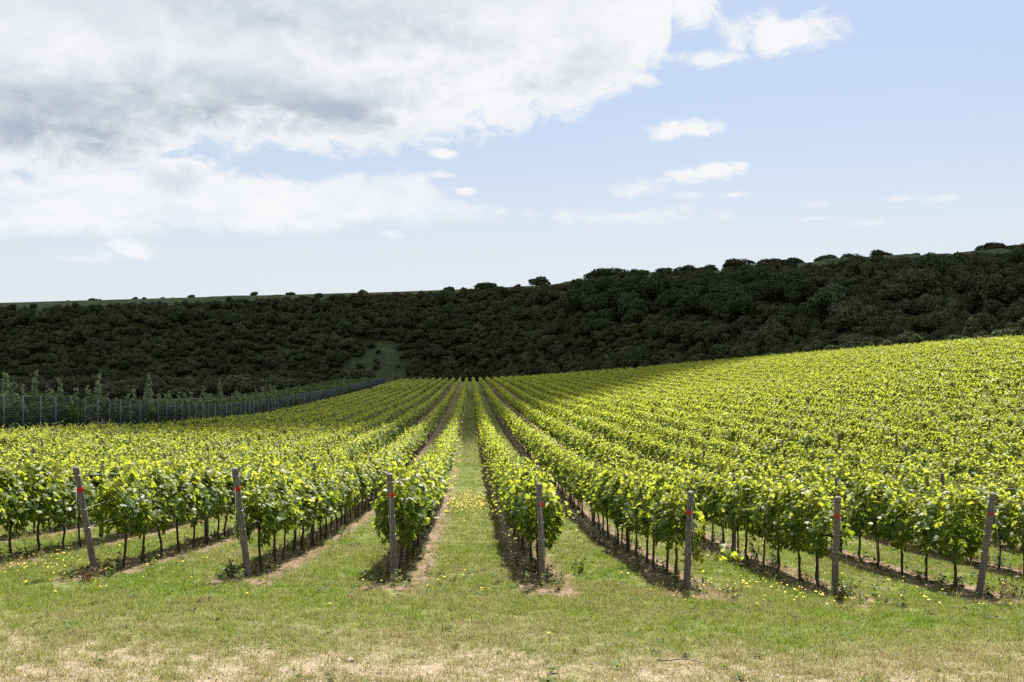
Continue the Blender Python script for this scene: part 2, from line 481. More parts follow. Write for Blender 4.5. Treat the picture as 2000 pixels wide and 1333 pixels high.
def ground_material():
    m, nt, out = new_mat('vineyard_ground')
    geo = nt.nodes.new('ShaderNodeNewGeometry')
    sep = nt.nodes.new('ShaderNodeSeparateXYZ'); nt.links.new(geo.outputs['Position'], sep.inputs[0])
    X, Y = S(nt, sep.outputs[0]), S(nt, sep.outputs[1])
    pos = geo.outputs['Position']
    n_big = noise(nt, pos, 0.35, 4, 0.6); n_mid = noise(nt, pos, 1.7, 6, 0.65); n_fine = noise(nt, pos, 14, 6, 0.7); n_tiny = noise(nt, pos, 60, 4, 0.7)
    # bare strip under each row
    q = (X / 2.2)._m('FRACT')
    d = (q - 0.5).abs() * 2.2
    near = (Y + (n_mid - 0.5) * 3.0).step(13.2, 13.9)
    strip = (1.0 - (d + (n_mid - 0.5) * 0.55 + (n_fine - 0.5) * 0.35).step(0.38, 0.62)) * near
    infield = attr(nt, 'field')
    strip = strip * infield
    # worn dry path close to the camera
    wear = (1.0 - (Y + (n_big - 0.5) * 2.2).step(7.6, 12.8))
    bare = ((n_mid * 0.55 + n_fine * 0.45) * 1.0 - (1.0 - wear) * 0.35 + wear * 0.06 - 0.44).step(0.0, 0.13)
    bare = (bare * wear.step(0.0, 0.25)).max(strip)
    bare = bare.max(attr(nt, 'track') * (0.5 + n_fine * 0.5))
    dry = (wear * 0.7 + (n_big - 0.5) * 0.7 + (n_mid - 0.5) * 0.9 + 0.2).sat()
    g = mixc(nt, n_fine.step(0.3, 0.7), (0.072, 0.098, 0.02), (0.14, 0.168, 0.038))
    g = mixc(nt, dry, g, (0.18, 0.157, 0.083))
    soil = mixc(nt, (n_fine * 0.6 + n_tiny * 0.4).step(0.35, 0.65), (0.105, 0.070, 0.047), (0.24, 0.172, 0.122))
    soil = mixc(nt, wear.step(0.2, 0.8), soil, mixc(nt, n_fine.step(0.35, 0.65), (0.19, 0.145, 0.10), (0.31, 0.25, 0.185)))
    col = mixc(nt, bare, g, soil)
    hillc = mixc(nt, n_big.step(0.3, 0.7), (0.028, 0.034, 0.014), (0.06, 0.07, 0.026))
    hillc = mixc(nt, attr(nt, 'meadow') * (0.35 + n_big * 0.6), hillc, (0.065, 0.082, 0.032))
    col = mixc(nt, attr(nt, 'hill'), col, hillc)
    b = principled(nt, 0.92, 0.12)
    nt.links.new(col, b.inputs['Base Color'])
    bp = nt.nodes.new('ShaderNodeBump'); bp.inputs['Strength'].default_value = 0.7; bp.inputs['Distance'].default_value = 0.05
    nt.links.new((n_fine * 0.7 + n_tiny * 0.3).k, bp.inputs['Height']); nt.links.new(bp.outputs[0], b.inputs['Normal'])
    nt.links.new(b.outputs[0], out.inputs[0])
    return m


# ------------------------------------------------------------------ ground sheet
def build_ground():
    s = np.linspace(-1, 1, 560); a = 9.0
    xs = a * np.sinh(s * math.asinh(900 / a))
    ys = np.concatenate([np.linspace(-60, 4, 30)[:-1], np.geomspace(4, 60, 190)[:-1], np.linspace(60, 480, 170)[:-1], np.geomspace(480, 1600, 25)])
    X, Y = np.meshgrid(xs, ys)
    Z = ground_z(X, Y)
    ny, nx = X.shape
    i = (np.arange(ny - 1)[:, None] * nx + np.arange(nx - 1)[None]).ravel()
    Q = np.stack([i, i + 1, i + nx + 1, i + nx], 1)
    u, zb, zc, hc = hill_params(X, Y)
    t = np.where(Y > 40, (Y - zb) / (zc - zb), -1)
    hill = sstep(-0.06, 0.02, t + (fbm(X / 9, Y / 9, 5) - .5) * .05)
    hill = np.maximum(hill, sstep(-28, -30.5, X) * sstep(30, 50, Y))
    meadow = sstep(0.0, 0.10, t - np.interp(u, [-.1, .1], [.70, .96])) + clearing(X, Y) * .35
    meadow = np.clip(meadow, 0, 1)
    fld = ((X > -24.5) & (Y < field_end(X) + 2)).astype(float)
    track = np.exp(-((Y - 232) / 2.2) ** 2) * fld
    me = mk_mesh('ground', np.stack([X, Y, Z], -1).reshape(-1, 3), Q, ground_material(),
                 {'hill': hill.ravel(), 'meadow': meadow.ravel(), 'field': fld.ravel(), 'track': track.ravel()}, True)
    o = link('ground', me); tag(o, kind='structure', label='grassy vineyard ground rising into the hillside behind')
    return o


def clearing(X, Y):
    """open grass on the foot of the slope behind the far end of the fence"""
    u, zb, zc, hc = hill_params(X, Y)
    t = (Y - zb) / (zc - zb)
    e = ((u + 0.092) / 0.036) ** 2 + ((t - 0.10) / 0.15) ** 2 + (fbm(X / 12, Y / 12, 15) - .5) * 1.6
    return sstep(1.3, 0.5, e) * (Y > 200)


build_ground()


# ------------------------------------------------------------------ the cloud that shades the hill and the far field
def build_cloud():
    m, nt, out = new_mat('cloud_vapour')
    al = attr(nt, 'dens')
    df = nt.nodes.new('ShaderNodeBsdfDiffuse'); df.inputs[0].default_value = (0.9, 0.9, 0.9, 1)
    tl = nt.nodes.new('ShaderNodeBsdfTranslucent'); tl.inputs[0].default_value = (0.9, 0.9, 0.9, 1)
    ms = nt.nodes.new('ShaderNodeMixShader'); nt.links.new(df.outputs[0], ms.inputs[1]); nt.links.new(tl.outputs[0], ms.inputs[2])
    tp = nt.nodes.new('ShaderNodeBsdfTransparent')
    mx = nt.nodes.new('ShaderNodeMixShader'); nt.links.new(al.k, mx.inputs[0])
    nt.links.new(tp.outputs[0], mx.inputs[1]); nt.links.new(ms.outputs[0], mx.inputs[2]); nt.links.new(mx.outputs[0], out.inputs[0])
    H = 620.0
    off = np.array([SUNV.x / SUNV.z, SUNV.y / SUNV.z]) * H
    # near edge of the shade on the ground, X -> Y
    ex = np.array([-700, -120, -60, -25, -12, 1, 5, 10, 22, 34, 58, 78, 100, 160, 260, 700.])
    ey = np.array([70, 46, 42, 46, 52, 62, 74, 104, 132, 156, 180, 136, 116, 90, 96, 190.])
    nx, ny = 170, 120
    gx = np.linspace(-380, 430, nx); sy = np.linspace(0, 1, ny)
    GX, SY = np.meshgrid(gx, sy)
    near = np.interp(GX, ex, ey) + (fbm(GX / 30, SY * 0 + 3.1, 21) - .5) * 14
    far = 600 + (fbm(GX / 40, SY * 0 + 8.1, 23) - .5) * 40
    GY = near + (far - near) * (SY ** 1.5)
    dist = np.minimum(np.minimum(GY - near, far - GY), np.minimum(GX + 380, 430 - GX) * 0.6)
    u, zb, zc, hc = hill_params(GX, GY)
    t = (GY - zb) / (zc - zb)
    dens = 0.05 + 0.60 * sstep(0, 26, dist) + (fbm(GX / 22, GY / 22, 31) - .5) * 0.22 * sstep(0, 10, dist)
    wide = sstep(.32, .18, u)
    core = sstep(-0.05 - .11 * wide, 0.015 + .045 * wide, t + (fbm(GX / 20, GY / 20, 41) - .5) * .1 * wide)
    core = np.maximum(core, sstep(-26, -36, GX) * sstep(60, 110, GY) * .12)
    dens = np.clip(dens * (1 - core) + 0.86 * core, 0.02, 0.9) * sstep(0, 4, dist)
    th = (np.sqrt(np.clip(dist, 0, 120) / 120)) * (50 + 40 * fbm(GX / 45, GY / 45, 51))
    top = H + th * 1.0 + fbm(GX / 25, GY / 25, 53) * 22 * sstep(0, 30, dist)
    botm = H - th * 0.25 - 1.0
    def lift(Z): return np.stack([GX + Z * SUNV.x / SUNV.z, GY + Z * SUNV.y / SUNV.z, Z], -1).reshape(-1, 3)
    i = (np.arange(ny - 1)[:, None] * nx + np.arange(nx - 1)[None]).ravel()
    Q = np.stack([i, i + 1, i + nx + 1, i + nx], 1); n = nx * ny
    ring = np.concatenate([np.arange(nx), np.arange(1, ny) * nx + nx - 1, (ny - 1) * nx + np.arange(nx - 2, -1, -1), np.arange(ny - 2, 0, -1) * nx])
    r2 = np.roll(ring, -1)
    side = np.stack([ring + n, r2 + n, r2, ring], 1)
    V = np.vstack([lift(top), lift(botm)])
    me = mk_mesh('cloud', V, [Q, Q[:, ::-1] + n, side], m, {'dens': np.r_[dens.ravel(), dens.ravel()]}, True)
    o = link('cloud', me); tag(o, 'broad white cumulus cloud overhead shading the hillside and far field', 'cloud', kind='structure')


build_cloud()


# ------------------------------------------------------------------ scatter helper (for what nobody could count)
def source_collection(name, meshes):
    c = bpy.data.collections.new(name)
    for i, me in enumerate(meshes):
        o = bpy.data.objects.new('%s_source_%02d' % (name, i), me); c.objects.link(o)
    return c


def scatter(name, pts, rot, scl, idx, tone, coll, label, cat):
    n = len(pts)
    me = bpy.data.meshes.new(name); me.vertices.add(n); me.vertices.foreach_set('co', np.asarray(pts, np.float32).ravel())
    def at(k, ty, v, f='value'):
        a = me.attributes.new(k, ty, 'POINT'); a.data.foreach_set(f, v)
    at('rot', 'FLOAT_VECTOR', np.asarray(rot, np.float32).ravel(), 'vector')
    at('scl', 'FLOAT_VECTOR', np.asarray(scl, np.float32).ravel(), 'vector')
    at('idx', 'INT', np.asarray(idx, np.int32)); at('tone', 'FLOAT', np.asarray(tone, np.float32))
    o = link(name, me); tag(o, label, cat, kind='stuff')
    ng = bpy.data.node_groups.new(name, 'GeometryNodeTree')
    ng.interface.new_socket('Geometry', in_out='INPUT', socket_type='NodeSocketGeometry')
    ng.interface.new_socket('Geometry', in_out='OUTPUT', socket_type='NodeSocketGeometry')
    N = ng.nodes; gi = N.new('NodeGroupInput'); go = N.new('NodeGroupOutput')
    ip = N.new('GeometryNodeInstanceOnPoints'); ci = N.new('GeometryNodeCollectionInfo')
    ci.inputs['Collection'].default_value = coll; ci.inputs['Separate Children'].default_value = True; ci.inputs['Reset Children'].default_value = True
    def na(k, ty):
        a = N.new('GeometryNodeInputNamedAttribute'); a.data_type = ty; a.inputs[0].default_value = k
        return a.outputs[0]
    er = N.new('FunctionNodeEulerToRotation')
    L = ng.links.new
    L(gi.outputs[0], ip.inputs['Points']); L(ci.outputs[0], ip.inputs['Instance']); ip.inputs['Pick Instance'].default_value = True
    L(na('idx', 'INT'), ip.inputs['Instance Index']); L(na('rot', 'FLOAT_VECTOR'), er.inputs[0]); L(er.outputs[0], ip.inputs['Rotation'])
    L(na('scl', 'FLOAT_VECTOR'), ip.inputs['Scale']); L(ip.outputs[0], go.inputs[0])
    md = o.modifiers.new('scatter', 'NODES'); md.node_group = ng
    return o


# ------------------------------------------------------------------ leaves
RIM = np.array([(.12, -.36), (.38, -.46), (.55, -.12), (.34, .05), (.46, .34), (.17, .26), (0, .60), (-.17, .26), (-.46, .34), (-.34, .05), (-.55, -.12), (-.38, -.46), (-.12, -.36)])
VINE_T = np.c_[np.vstack([[0, -.16], RIM]), np.zeros(14)]
VINE_T[1:, 2] = -0.22 * np.abs(VINE_T[1:, 0]) - 0.10 * (VINE_T[1:, 1] ** 2)
VINE_F = np.array([[0, i, i + 1] for i in range(1, 13)])
OVAL = np.array([(0, -.5), (.24, -.12), (.2, .22), (0, .5), (-.2, .22), (-.24, -.12)])
OVAL_T = np.c_[OVAL, -0.25 * np.abs(OVAL[:, 0]) - .12 * OVAL[:, 1] ** 2]
OVAL_F = np.array([[0, 1, 5], [1, 2, 5], [2, 4, 5], [2, 3, 4]])
CARD_T = np.array([(-.5, -.38, 0), (.42, -.5, -.1), (.5, .4, .06), (-.36, .5, -.08)])
CARD_F = np.array([[0, 1, 2], [0, 2, 3]])


def leaves(C, N, T, size, tmpl, fc):
    """C centres, N normals, T tip directions -> verts, faces"""
    N = N / (np.linalg.norm(N, axis=1)[:, None] + 1e-9)
    T = T - N * (T * N).sum(1)[:, None]; T = T / (np.linalg.norm(T, axis=1)[:, None] + 1e-9)
    B = np.cross(T, N)
    L = tmpl[None] * np.asarray(size).reshape(-1, 1, 1)
    V = C[:, None] + B[:, None] * L[..., 0:1] + T[:, None] * L[..., 1:2] + N[:, None] * L[..., 2:3]
    k = len(tmpl)
    Fc = fc[None] + (np.arange(len(C)) * k)[:, None, None]
    return V.reshape(-1, 3), Fc.reshape(-1, fc.shape[1])


def vine_foliage(seed, n=640):
    r = np.random.default_rng(seed)
    C, N, T, Sz, Tn = [], [], [], [], []
    # the hedge-like body of the canopy
    kc = 46; ci = r.integers(0, kc, n); ycl = r.uniform(-.56, .56, kc); fcl = r.beta(1.1, .95, kc); scl_ = np.where(r.random(kc) < .5, -1, 1)
    loose = r.random(n) < .38
    y = np.where(loose, r.uniform(-.58, .58, n), np.clip(ycl[ci] + r.normal(0, .06, n), -.62, .62))
    lowz = .57 + .16 * (vnoise(y * 3 + seed * 7.7, y * 0, seed) - .5) + .08 * np.abs(y)
    topz = 1.40 + .32 * (vnoise(y * 3.4 + seed * 3.1, y * 0 + 4, seed) - .4)
    f = np.where(loose, r.beta(1.15, 1.0, n), np.clip(fcl[ci] + r.normal(0, .075, n), -.06, 1.04)); f0 = f; f = np.clip(f, 0, 1); z = lowz + (topz - lowz) * f0
    w = .13 + .17 * np.sin(np.pi * np.clip(f * .9 + .12, 0, 1)) + .07 * (vnoise(y * 4 + 9, z * 4, seed + 3) - .5)
    sgn = np.where(loose, np.where(r.random(n) < .5, -1, 1), scl_[ci])
    x = sgn * w * np.sqrt(r.uniform(.04, 1.2, n))
    C.append(np.c_[x, y, z])
    nn = np.c_[sgn * (.9 - .5 * f), r.normal(0, .45, n), .25 + .75 * f + r.normal(0, .35, n)]
    nn += r.normal(0, .28, (n, 3)); N.append(nn)
    T.append(np.c_[sgn * .35, r.normal(0, .5, n), -np.ones(n)])
    Sz.append(r.uniform(.065, .13, n)); Tn.append(np.clip(.60 * f ** 4 + r.gamma(.9, .18, n), 0, 1))  # paler on top: younger leaves, plus sunlit crest over shaded sides painted in
    sh = MB()
    # upright shoots with young leaves
    for k in range(r.integers(13, 18)):
        y0 = r.uniform(-.55, .55); x0 = r.normal(0, .09); h = r.uniform(1.46, 1.76) if r.random() < .82 else r.uniform(1.74, 1.95)
        ln = np.array([r.normal(0, .14), r.normal(0, .14), 0])
        m = 7; ts = np.linspace(0, 1, m)
        P = np.array([x0, y0, 1.15]) + ts[:, None] * np.array([0, 0, h - 1.15]) + (ts ** 2)[:, None] * ln
        sh.tube(P, np.linspace(.005, .002, m), 3, False)
        q = r.integers(7, 11); tt = r.uniform(.2, 1.02, q)
        C.append(np.c_[np.interp(tt, ts, P[:, 0]), np.interp(tt, ts, P[:, 1]), np.interp(tt, ts, P[:, 2])] + r.normal(0, .05, (q, 3)))
        N.append(np.c_[r.normal(0, .7, q), r.normal(0, .7, q), r.uniform(.2, 1, q)]); T.append(np.c_[r.normal(0, 1, q), r.normal(0, 1, q), r.normal(-.3, .4, q)])
        Sz.append(np.interp(tt, [0, 1], [.115, .045]) * r.uniform(.8, 1.2, q)); Tn.append(np.clip(.35 + .45 * tt + r.normal(0, .2, q), 0, 1))
    # shoots that lean out of the hedge
    for k in range(r.integers(2, 4)):
        sg = r.choice([-1, 1]); y0 = r.uniform(-.5, .5); z0 = r.uniform(.8, 1.3)
        m = 6; ts = np.linspace(0, 1, m); ext = r.uniform(.2, .42)
        P = np.c_[sg * (.2 + ext * ts), y0 + r.normal(0, .15) * ts, z0 + .12 * ts - .25 * ts ** 2]
        sh.tube(P, np.linspace(.004, .0015, m), 3, False)
        q = r.integers(5, 9); tt = r.uniform(.1, 1.05, q)
        C.append(np.c_[np.interp(tt, ts, P[:, 0]), np.interp(tt, ts, P[:, 1]), np.interp(tt, ts, P[:, 2])] + r.normal(0, .035, (q, 3)))
        N.append(np.c_[sg * r.uniform(0, .8, q), r.normal(0, .5, q), r.uniform(.3, 1, q)]); T.append(np.c_[sg * np.ones(q), r.normal(0, .7, q), r.normal(-.4, .3, q)])
        Sz.append(np.interp(tt, [0, 1], [.12, .06]) * r.uniform(.8, 1.2, q)); Tn.append(np.clip(.35 + .45 * tt + r.normal(0, .1, q), 0, 1))
    C = np.vstack(C); N = np.vstack(N); T = np.vstack(T); Sz = np.concatenate(Sz); Tn = np.concatenate(Tn)
    V, Fc = leaves(C, N, T, Sz, VINE_T, VINE_F)
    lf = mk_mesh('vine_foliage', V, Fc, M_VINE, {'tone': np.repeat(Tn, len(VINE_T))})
    return lf, sh.mesh('vine_shoots', M_SHOOT)


def vine_trunk(seed):
    r = np.random.default_rng(seed + 500)
    mb = MB(); m = 9; ts = np.linspace(0, 1, m)
    wob = np.cumsum(r.normal(0, .013, (m, 2)), 0); wob -= wob[0]
    P = np.c_[wob[:, 0], wob[:, 1] + .07 * r.normal() * np.sin(ts * 3), -.08 + ts * .92]
    rad = np.interp(ts, [0, .12, .85, 1], [.034, .022, .019, .026]) * r.uniform(.85, 1.15) * (1 + r.normal(0, .06, m))
    mb.tube(P, rad, 7)
    for sg in (-1, 1):     # arms tied along the lowest wire
        q = np.linspace(0, 1, 6)
        A = np.c_[P[-1, 0] + .02 * np.sin(q * 5 + seed), P[-1, 1] + sg * .5 * q, P[-1, 2] - .03 + .06 * np.sin(q * 2.2) + 0 * q]
        mb.tube(A, np.linspace(.02, .011, 6), 5)
    return mb.mesh('vine_trunk', M_BARK)


N_VAR = 10
FOL = [vine_foliage(11 + i) for i in range(N_VAR)]
TRK = [vine_trunk(i) for i in range(6)]


def vine_stake():
    mb = MB(); mb.tube([(0.03, .06, -.1), (.035, .06, .5), (.03, .055, 1.1)], .006, 5)
    return mb.mesh('vine_stake', M_WIRE)


STAKE = vine_stake()

# ------------------------------------------------------------------ vineyard rows
ORD = ['first', 'second', 'third', 'fourth', 'fifth', 'sixth', 'seventh', 'eighth', 'ninth', 'tenth', 'eleventh', 'twelfth', 'thirteenth', 'fourteenth', 'fifteenth',
       'sixteenth', 'seventeenth', 'eighteenth', 'nineteenth', 'twentieth']
for t_, w_ in ((20, 'twenty'), (30, 'thirty'), (40, 'forty'), (50, 'fifty'), (60, 'sixty')):
    if t_ > 20: ORD.append({30: 'thirtieth', 40: 'fortieth', 50: 'fiftieth', 60: 'sixtieth'}[t_])
    ORD += [w_ + '-' + o for o in ORD[:9]]


def row_name(X):
    k = int(round((abs(X) - 1.1) / 2.2))
    return '%s row %s of central grass strip' % (ORD[k], 'left' if X < 0 else 'right')


ROWS = [-1.1 - 2.2 * k for k in range(11)] + [1.1 + 2.2 * k for k in range(37)]
Z_POST = 14.85
spots = []
for X in ROWS:
    zend = float(field_end(X))
    y = 15.75 + (rng.random() - .5) * .15
    # only what a lens near this place could see
    while y < zend:
        inview = (-.60 * y - 3 < X < .68 * y + 3)
        if inview and not (228.5 < y < 235.5):
            spots.append((X + rng.normal(0, .025), y, X))
        y += 0.98 + rng.normal(0, .02)
spots = np.array(spots)
SZ = ground_z(spots[:, 0], spots[:, 1])
px = VX + F * spots[:, 0] / spots[:, 1]
vis = (px > -25) & (px < 2025)
# the 300 that show largest in the picture
key = np.where(vis, spots[:, 1], 1e9)
order = np.argsort(key)
near_i = set(order[:300].tolist())
by_row = {}
for i in sorted(near_i, key=lambda i: spots[i, 1]): by_row.setdefault(round(spots[i, 2], 2), []).append(i)
used_px = set()
for X, ids in sorted(by_row.items(), key=lambda kv: abs(kv[0])):
    starts_in = -7.0 < X < 8.0
    for j, i in enumerate(ids):
        x, y = spots[i, 0], spots[i, 1]
        rz = math.pi * (rng.random() < .5) + rng.normal(0, .05)
        o = empty('grapevine', (x, y, SZ[i]), rz)
        sc = rng.uniform(.93, 1.06); o.scale = (sc * rng.uniform(.95, 1.1), 1.0, sc)
        where = 'near end' if starts_in else ("picture's left edge" if X < 0 else "picture's right edge")
        tag(o, 'leafy grapevine %s from %s in %s' % (ORD[j], where, row_name(X)), 'grapevine', 'grapevines trained along the near rows')
        v = int(rng.integers(N_VAR))
        f = link('foliage', FOL[v][0], o); tag(f, kind='stuff')
        s_ = link('shoots', FOL[v][1], o); tag(s_, kind='stuff')
        link('trunk', TRK[int(rng.integers(6))], o)
        if rng.random() < .35: link('stake', STAKE, o)

far_i = np.array([i for i in range(len(spots)) if i not in near_i])


def merge_vine(v, tr):
    """one far vine as a single mesh: leaves and trunk"""
    a, b = FOL[v][0], TRK[tr]
    def co(me):
        c = np.empty(len(me.vertices) * 3, np.float32); me.vertices.foreach_get('co', c); return c.reshape(-1, 3)
    def fc(me):
        lp = np.empty(len(me.loops), np.int32); me.loops.foreach_get('vertex_index', lp)
        tt = np.array([p.loop_total for p in me.polygons]); ls = np.array([p.loop_start for p in me.polygons])
        return [np.stack([lp[ls[tt == k] + j] for j in range(k)], 1) for k in (3, 4) if (tt == k).any()]
    Va, Vb = co(a), co(b); fa, fb = fc(a), [f + len(Va) for f in fc(b)]
    tn = np.empty(len(Va), np.float32); a.attributes['tone'].data.foreach_get('value', tn)
    me = mk_mesh('far_vine', np.vstack([Va, Vb]), fa + fb, M_VINE, {'tone': np.r_[tn, np.zeros(len(Vb))]})
    me.materials.append(M_BARK)
    na_ = sum(len(f) for f in fa); nb_ = sum(len(f) for f in fb)
    me.polygons.foreach_set('material_index', np.r_[np.zeros(na_, np.int32), np.ones(nb_, np.int32)].astype(np.int32))
    return me


def light_vine(v):
    """fewer, coarser leaves for vines a long way off"""
    a = FOL[v][0]; c = np.empty(len(a.vertices) * 3, np.float32); a.vertices.foreach_get('co', c)
    c = c.reshape(-1, 14, 3); tn = np.empty(len(a.vertices), np.float32); a.attributes['tone'].data.foreach_get('value', tn); tn = tn.reshape(-1, 14)[:, 0]
    r = np.random.default_rng(v + 40); k = r.permutation(len(c))[:270]; c = c[k]; tn = tn[k]
    mid = c[:, 0]; tip = c[:, 7] - mid; nrm = np.cross(c[:, 3] - mid, tip); size = np.linalg.norm(tip, axis=1) / .76 * 1.45
    V, Fc = leaves(mid, nrm, tip, size, CARD_T, CARD_F)
    return mk_mesh('light_vine', V, Fc, M_VINE, {'tone': np.repeat(tn, 4)})


FARV = source_collection('far_vine', [merge_vine(i, i % 6) for i in range(N_VAR)] + [light_vine(i) for i in range(N_VAR)])
n = len(far_i)
scatter('distant_vines', np.c_[spots[far_i, 0], spots[far_i, 1], SZ[far_i]], np.c_[np.zeros((n, 2)), np.pi * (rng.random(n) < .5) + rng.normal(0, .05, n)],
        np.c_[rng.uniform(.92, 1.12, n), np.ones(n), np.clip(rng.normal(1.0, .04, n), .86, 1.1)], rng.integers(0, N_VAR, n) + N_VAR * (spots[far_i, 1] > 62), np.zeros(n), FARV,
        'long rows of grapevines running away towards the hill', 'grapevines')

# ------------------------------------------------------------------ posts and wires
END = {-5.5: ((187, 1122), (148, 913)), -3.3: ((485, 1128), (458, 915)), -1.1: ((772, 1137), (761, 926)), 1.1: ((1060, 1139), (1053, 945)),
       3.3: ((1340, 1155), (1349, 961)), 5.5: ((1630, 1164), (1636, 971)), 7.7: ((1912, 1168), (1940, 964))}


def round_post(path_top, r, k=12, dig=.3, seed=0):
    rr = np.random.default_rng(seed)
    mb = MB(); top = np.array(path_top, float); d = top / np.linalg.norm(top)
    ts = np.array([-dig / np.linalg.norm(top), 0, .2, .4, .6, .8, .985, 1.0])
    P = ts[:, None] * top[None] + np.c_[rr.normal(0, .003, 8), rr.normal(0, .003, 8), np.zeros(8)]
    rad = np.array([1.05, 1.05, 1.02, 1.0, .99, .98, .97, .86]) * r
    mb.tube(P, rad, k)
    return mb.mesh('post', M_POST), d


end_tops = {}
for X in [-7.7] + sorted(END) + [9.9]:
    if X in END:
        (bx, by), (tx, ty) = END[X]
        zt = Z_POST - .42
        base = np.array([(bx - VX) / F * Z_POST, Z_POST, 0]); base[2] = gz(base[0], base[1])
        top = np.array([(tx - VX) / F * zt, zt, EYE - (ty - VY) / F * zt])
    else:
        base = np.array([X, Z_POST, gz(X, Z_POST)]); top = base + np.array([0, -.4, 1.62])
    o = empty('end_post', base)
    rel = top - base
    me, d = round_post(rel, .048, 14, .3, int(X * 10 + 200))
    link('shaft', me, o)
    # painted red band
    mb = MB(); c = rel * (.81 + .012 * math.sin(X * 5)); h = .030 + .007 * math.sin(X * 3)
    mb.tube([c - d * h, c - d * h * .4, c + d * h * .5, c + d * h], [.0503, .0512, .0510, .0502], 14)
    link('paint_band', mb.mesh('paint_band', M_RED), o)
    # anchor wire to the ground in front of the post
    mb = MB(); a = rel * .9 + np.array([0, -.05, 0]); g = np.array([.0, -.75, 0]); g[2] = gz(base[0], base[1] - .75) - base[2] - .03
    mb.tube([a, (a + g) / 2, g], .0022, 4); link('anchor_wire', mb.mesh('anchor_wire', M_WIRE), o)
    # wire staples / tail loops
    for f in (.93, .62, .45):
        mb = MB(); c = rel * f; q = np.linspace(0, 2 * np.pi, 13)
        mb.tube(np.c_[c[0] + .052 * np.cos(q), c[1] + .052 * np.sin(q), c[2] + .004 * np.sin(q)], .003, 4); link('wire_loop', mb.mesh('wire_loop', M_WIRE), o)
    tag(o, 'weathered grey wooden end post with red band, ' + row_name(X), 'post', 'leaning end posts of the near rows')
    end_tops[X] = (base, rel)

# line posts inside the rows
lp_me = [round_post((rng.normal(0, .03), rng.normal(0, .04), 1.63), .042, 10, .3, 900 + i)[0] for i in range(4)]
lp = []
for X in ROWS:
    j = 0; y = Z_POST + 5.9
    while y < min(float(field_end(X)) - 3, 150):
        p = VX + F * X / y
        if -20 < p < 2020: lp.append((y, X, j))
        y += 5.9; j += 1
lp.sort()
for y, X, j in lp[:230]:
    o = link('trellis_post', lp_me[int(rng.integers(4))], None, (X, y, gz(X, y)))
    o.rotation_euler = (rng.normal(0, .015), rng.normal(0, .015), rng.uniform(0, 6)); o.scale = (1, 1, rng.uniform(.96, 1.08))
    tag(o, 'grey wooden post, %s behind end post in %s' % (ORD[j], row_name(X)), 'post', 'line posts standing inside the rows')

for X, (base, rel) in end_tops.items():
    o = empty('trellis_wires', base)
    ys = np.arange(Z_POST + 1, 62, 5.9)
    for hgt, f in ((.84, .45), (1.15, .62), (1.50, .93)):
        P = [base + rel * f] + [np.array([X, y, gz(X, y) + hgt]) for y in ys]
        mb = MB(); mb.tube(np.array(P) - base, .0022, 4, False); link('wire', mb.mesh('wire', M_WIRE), o)
    tag(o, 'thin galvanised trellis wires strung through ' + row_name(X), 'wire', 'trellis wires of the near rows')

# ------------------------------------------------------------------ deer fence on the left
FX = -29.0; FH = 2.45
fy = np.arange(52, 338, 2.55)
fxx = FX + (fbm(fy / 40, fy * 0, 77) - .5) * .8
fz = ground_z(fxx, fy)
fence = empty('deer_fence', (FX, 58, float(np.interp(58, fy, fz))))
B0 = np.array(fence.location)
mb = MB(); mb.tube([(0, 0, -.3), (0, 0, 1.2), (0, 0, FH + .05)], [.040, .038, .036], 8)
fp_me = mb.mesh('fence_post', M_FPOST)
for i in range(len(fy)):
    p = link('post', fp_me, fence, (fxx[i] - B0[0], fy[i] - B0[1], fz[i] - B0[2]))
    p.rotation_euler = (rng.normal(0, .02), rng.normal(0, .012), 0)
for i in range(len(fy) - 1):
    a = np.array([fxx[i], fy[i], fz[i]]) - B0; b = np.array([fxx[i + 1], fy[i + 1], fz[i + 1]]) - B0
    mb = MB(); w = .0085 if fy[i] < 120 else .017; st = .15 if fy[i] < 120 else .3
    sag = rng.uniform(0, .02)
    for h in np.arange(.05, FH + .01, st):
        mb.tube([a + (0, 0, h), (a + b) / 2 + (0, 0, h - sag), b + (0, 0, h)], w, 3, False)
    for q in np.arange(st, 2.55, st):
        c = a + (b - a) * q / 2.55; mb.tube([c, c + (0, 0, FH)], w, 3, False)
    me = mb.mesh('wire_mesh', M_FMESH, False)
    link('wire_mesh', me, fence)
tag(fence, 'tall dark wire mesh deer fence along the left side of the vineyard', 'fence')


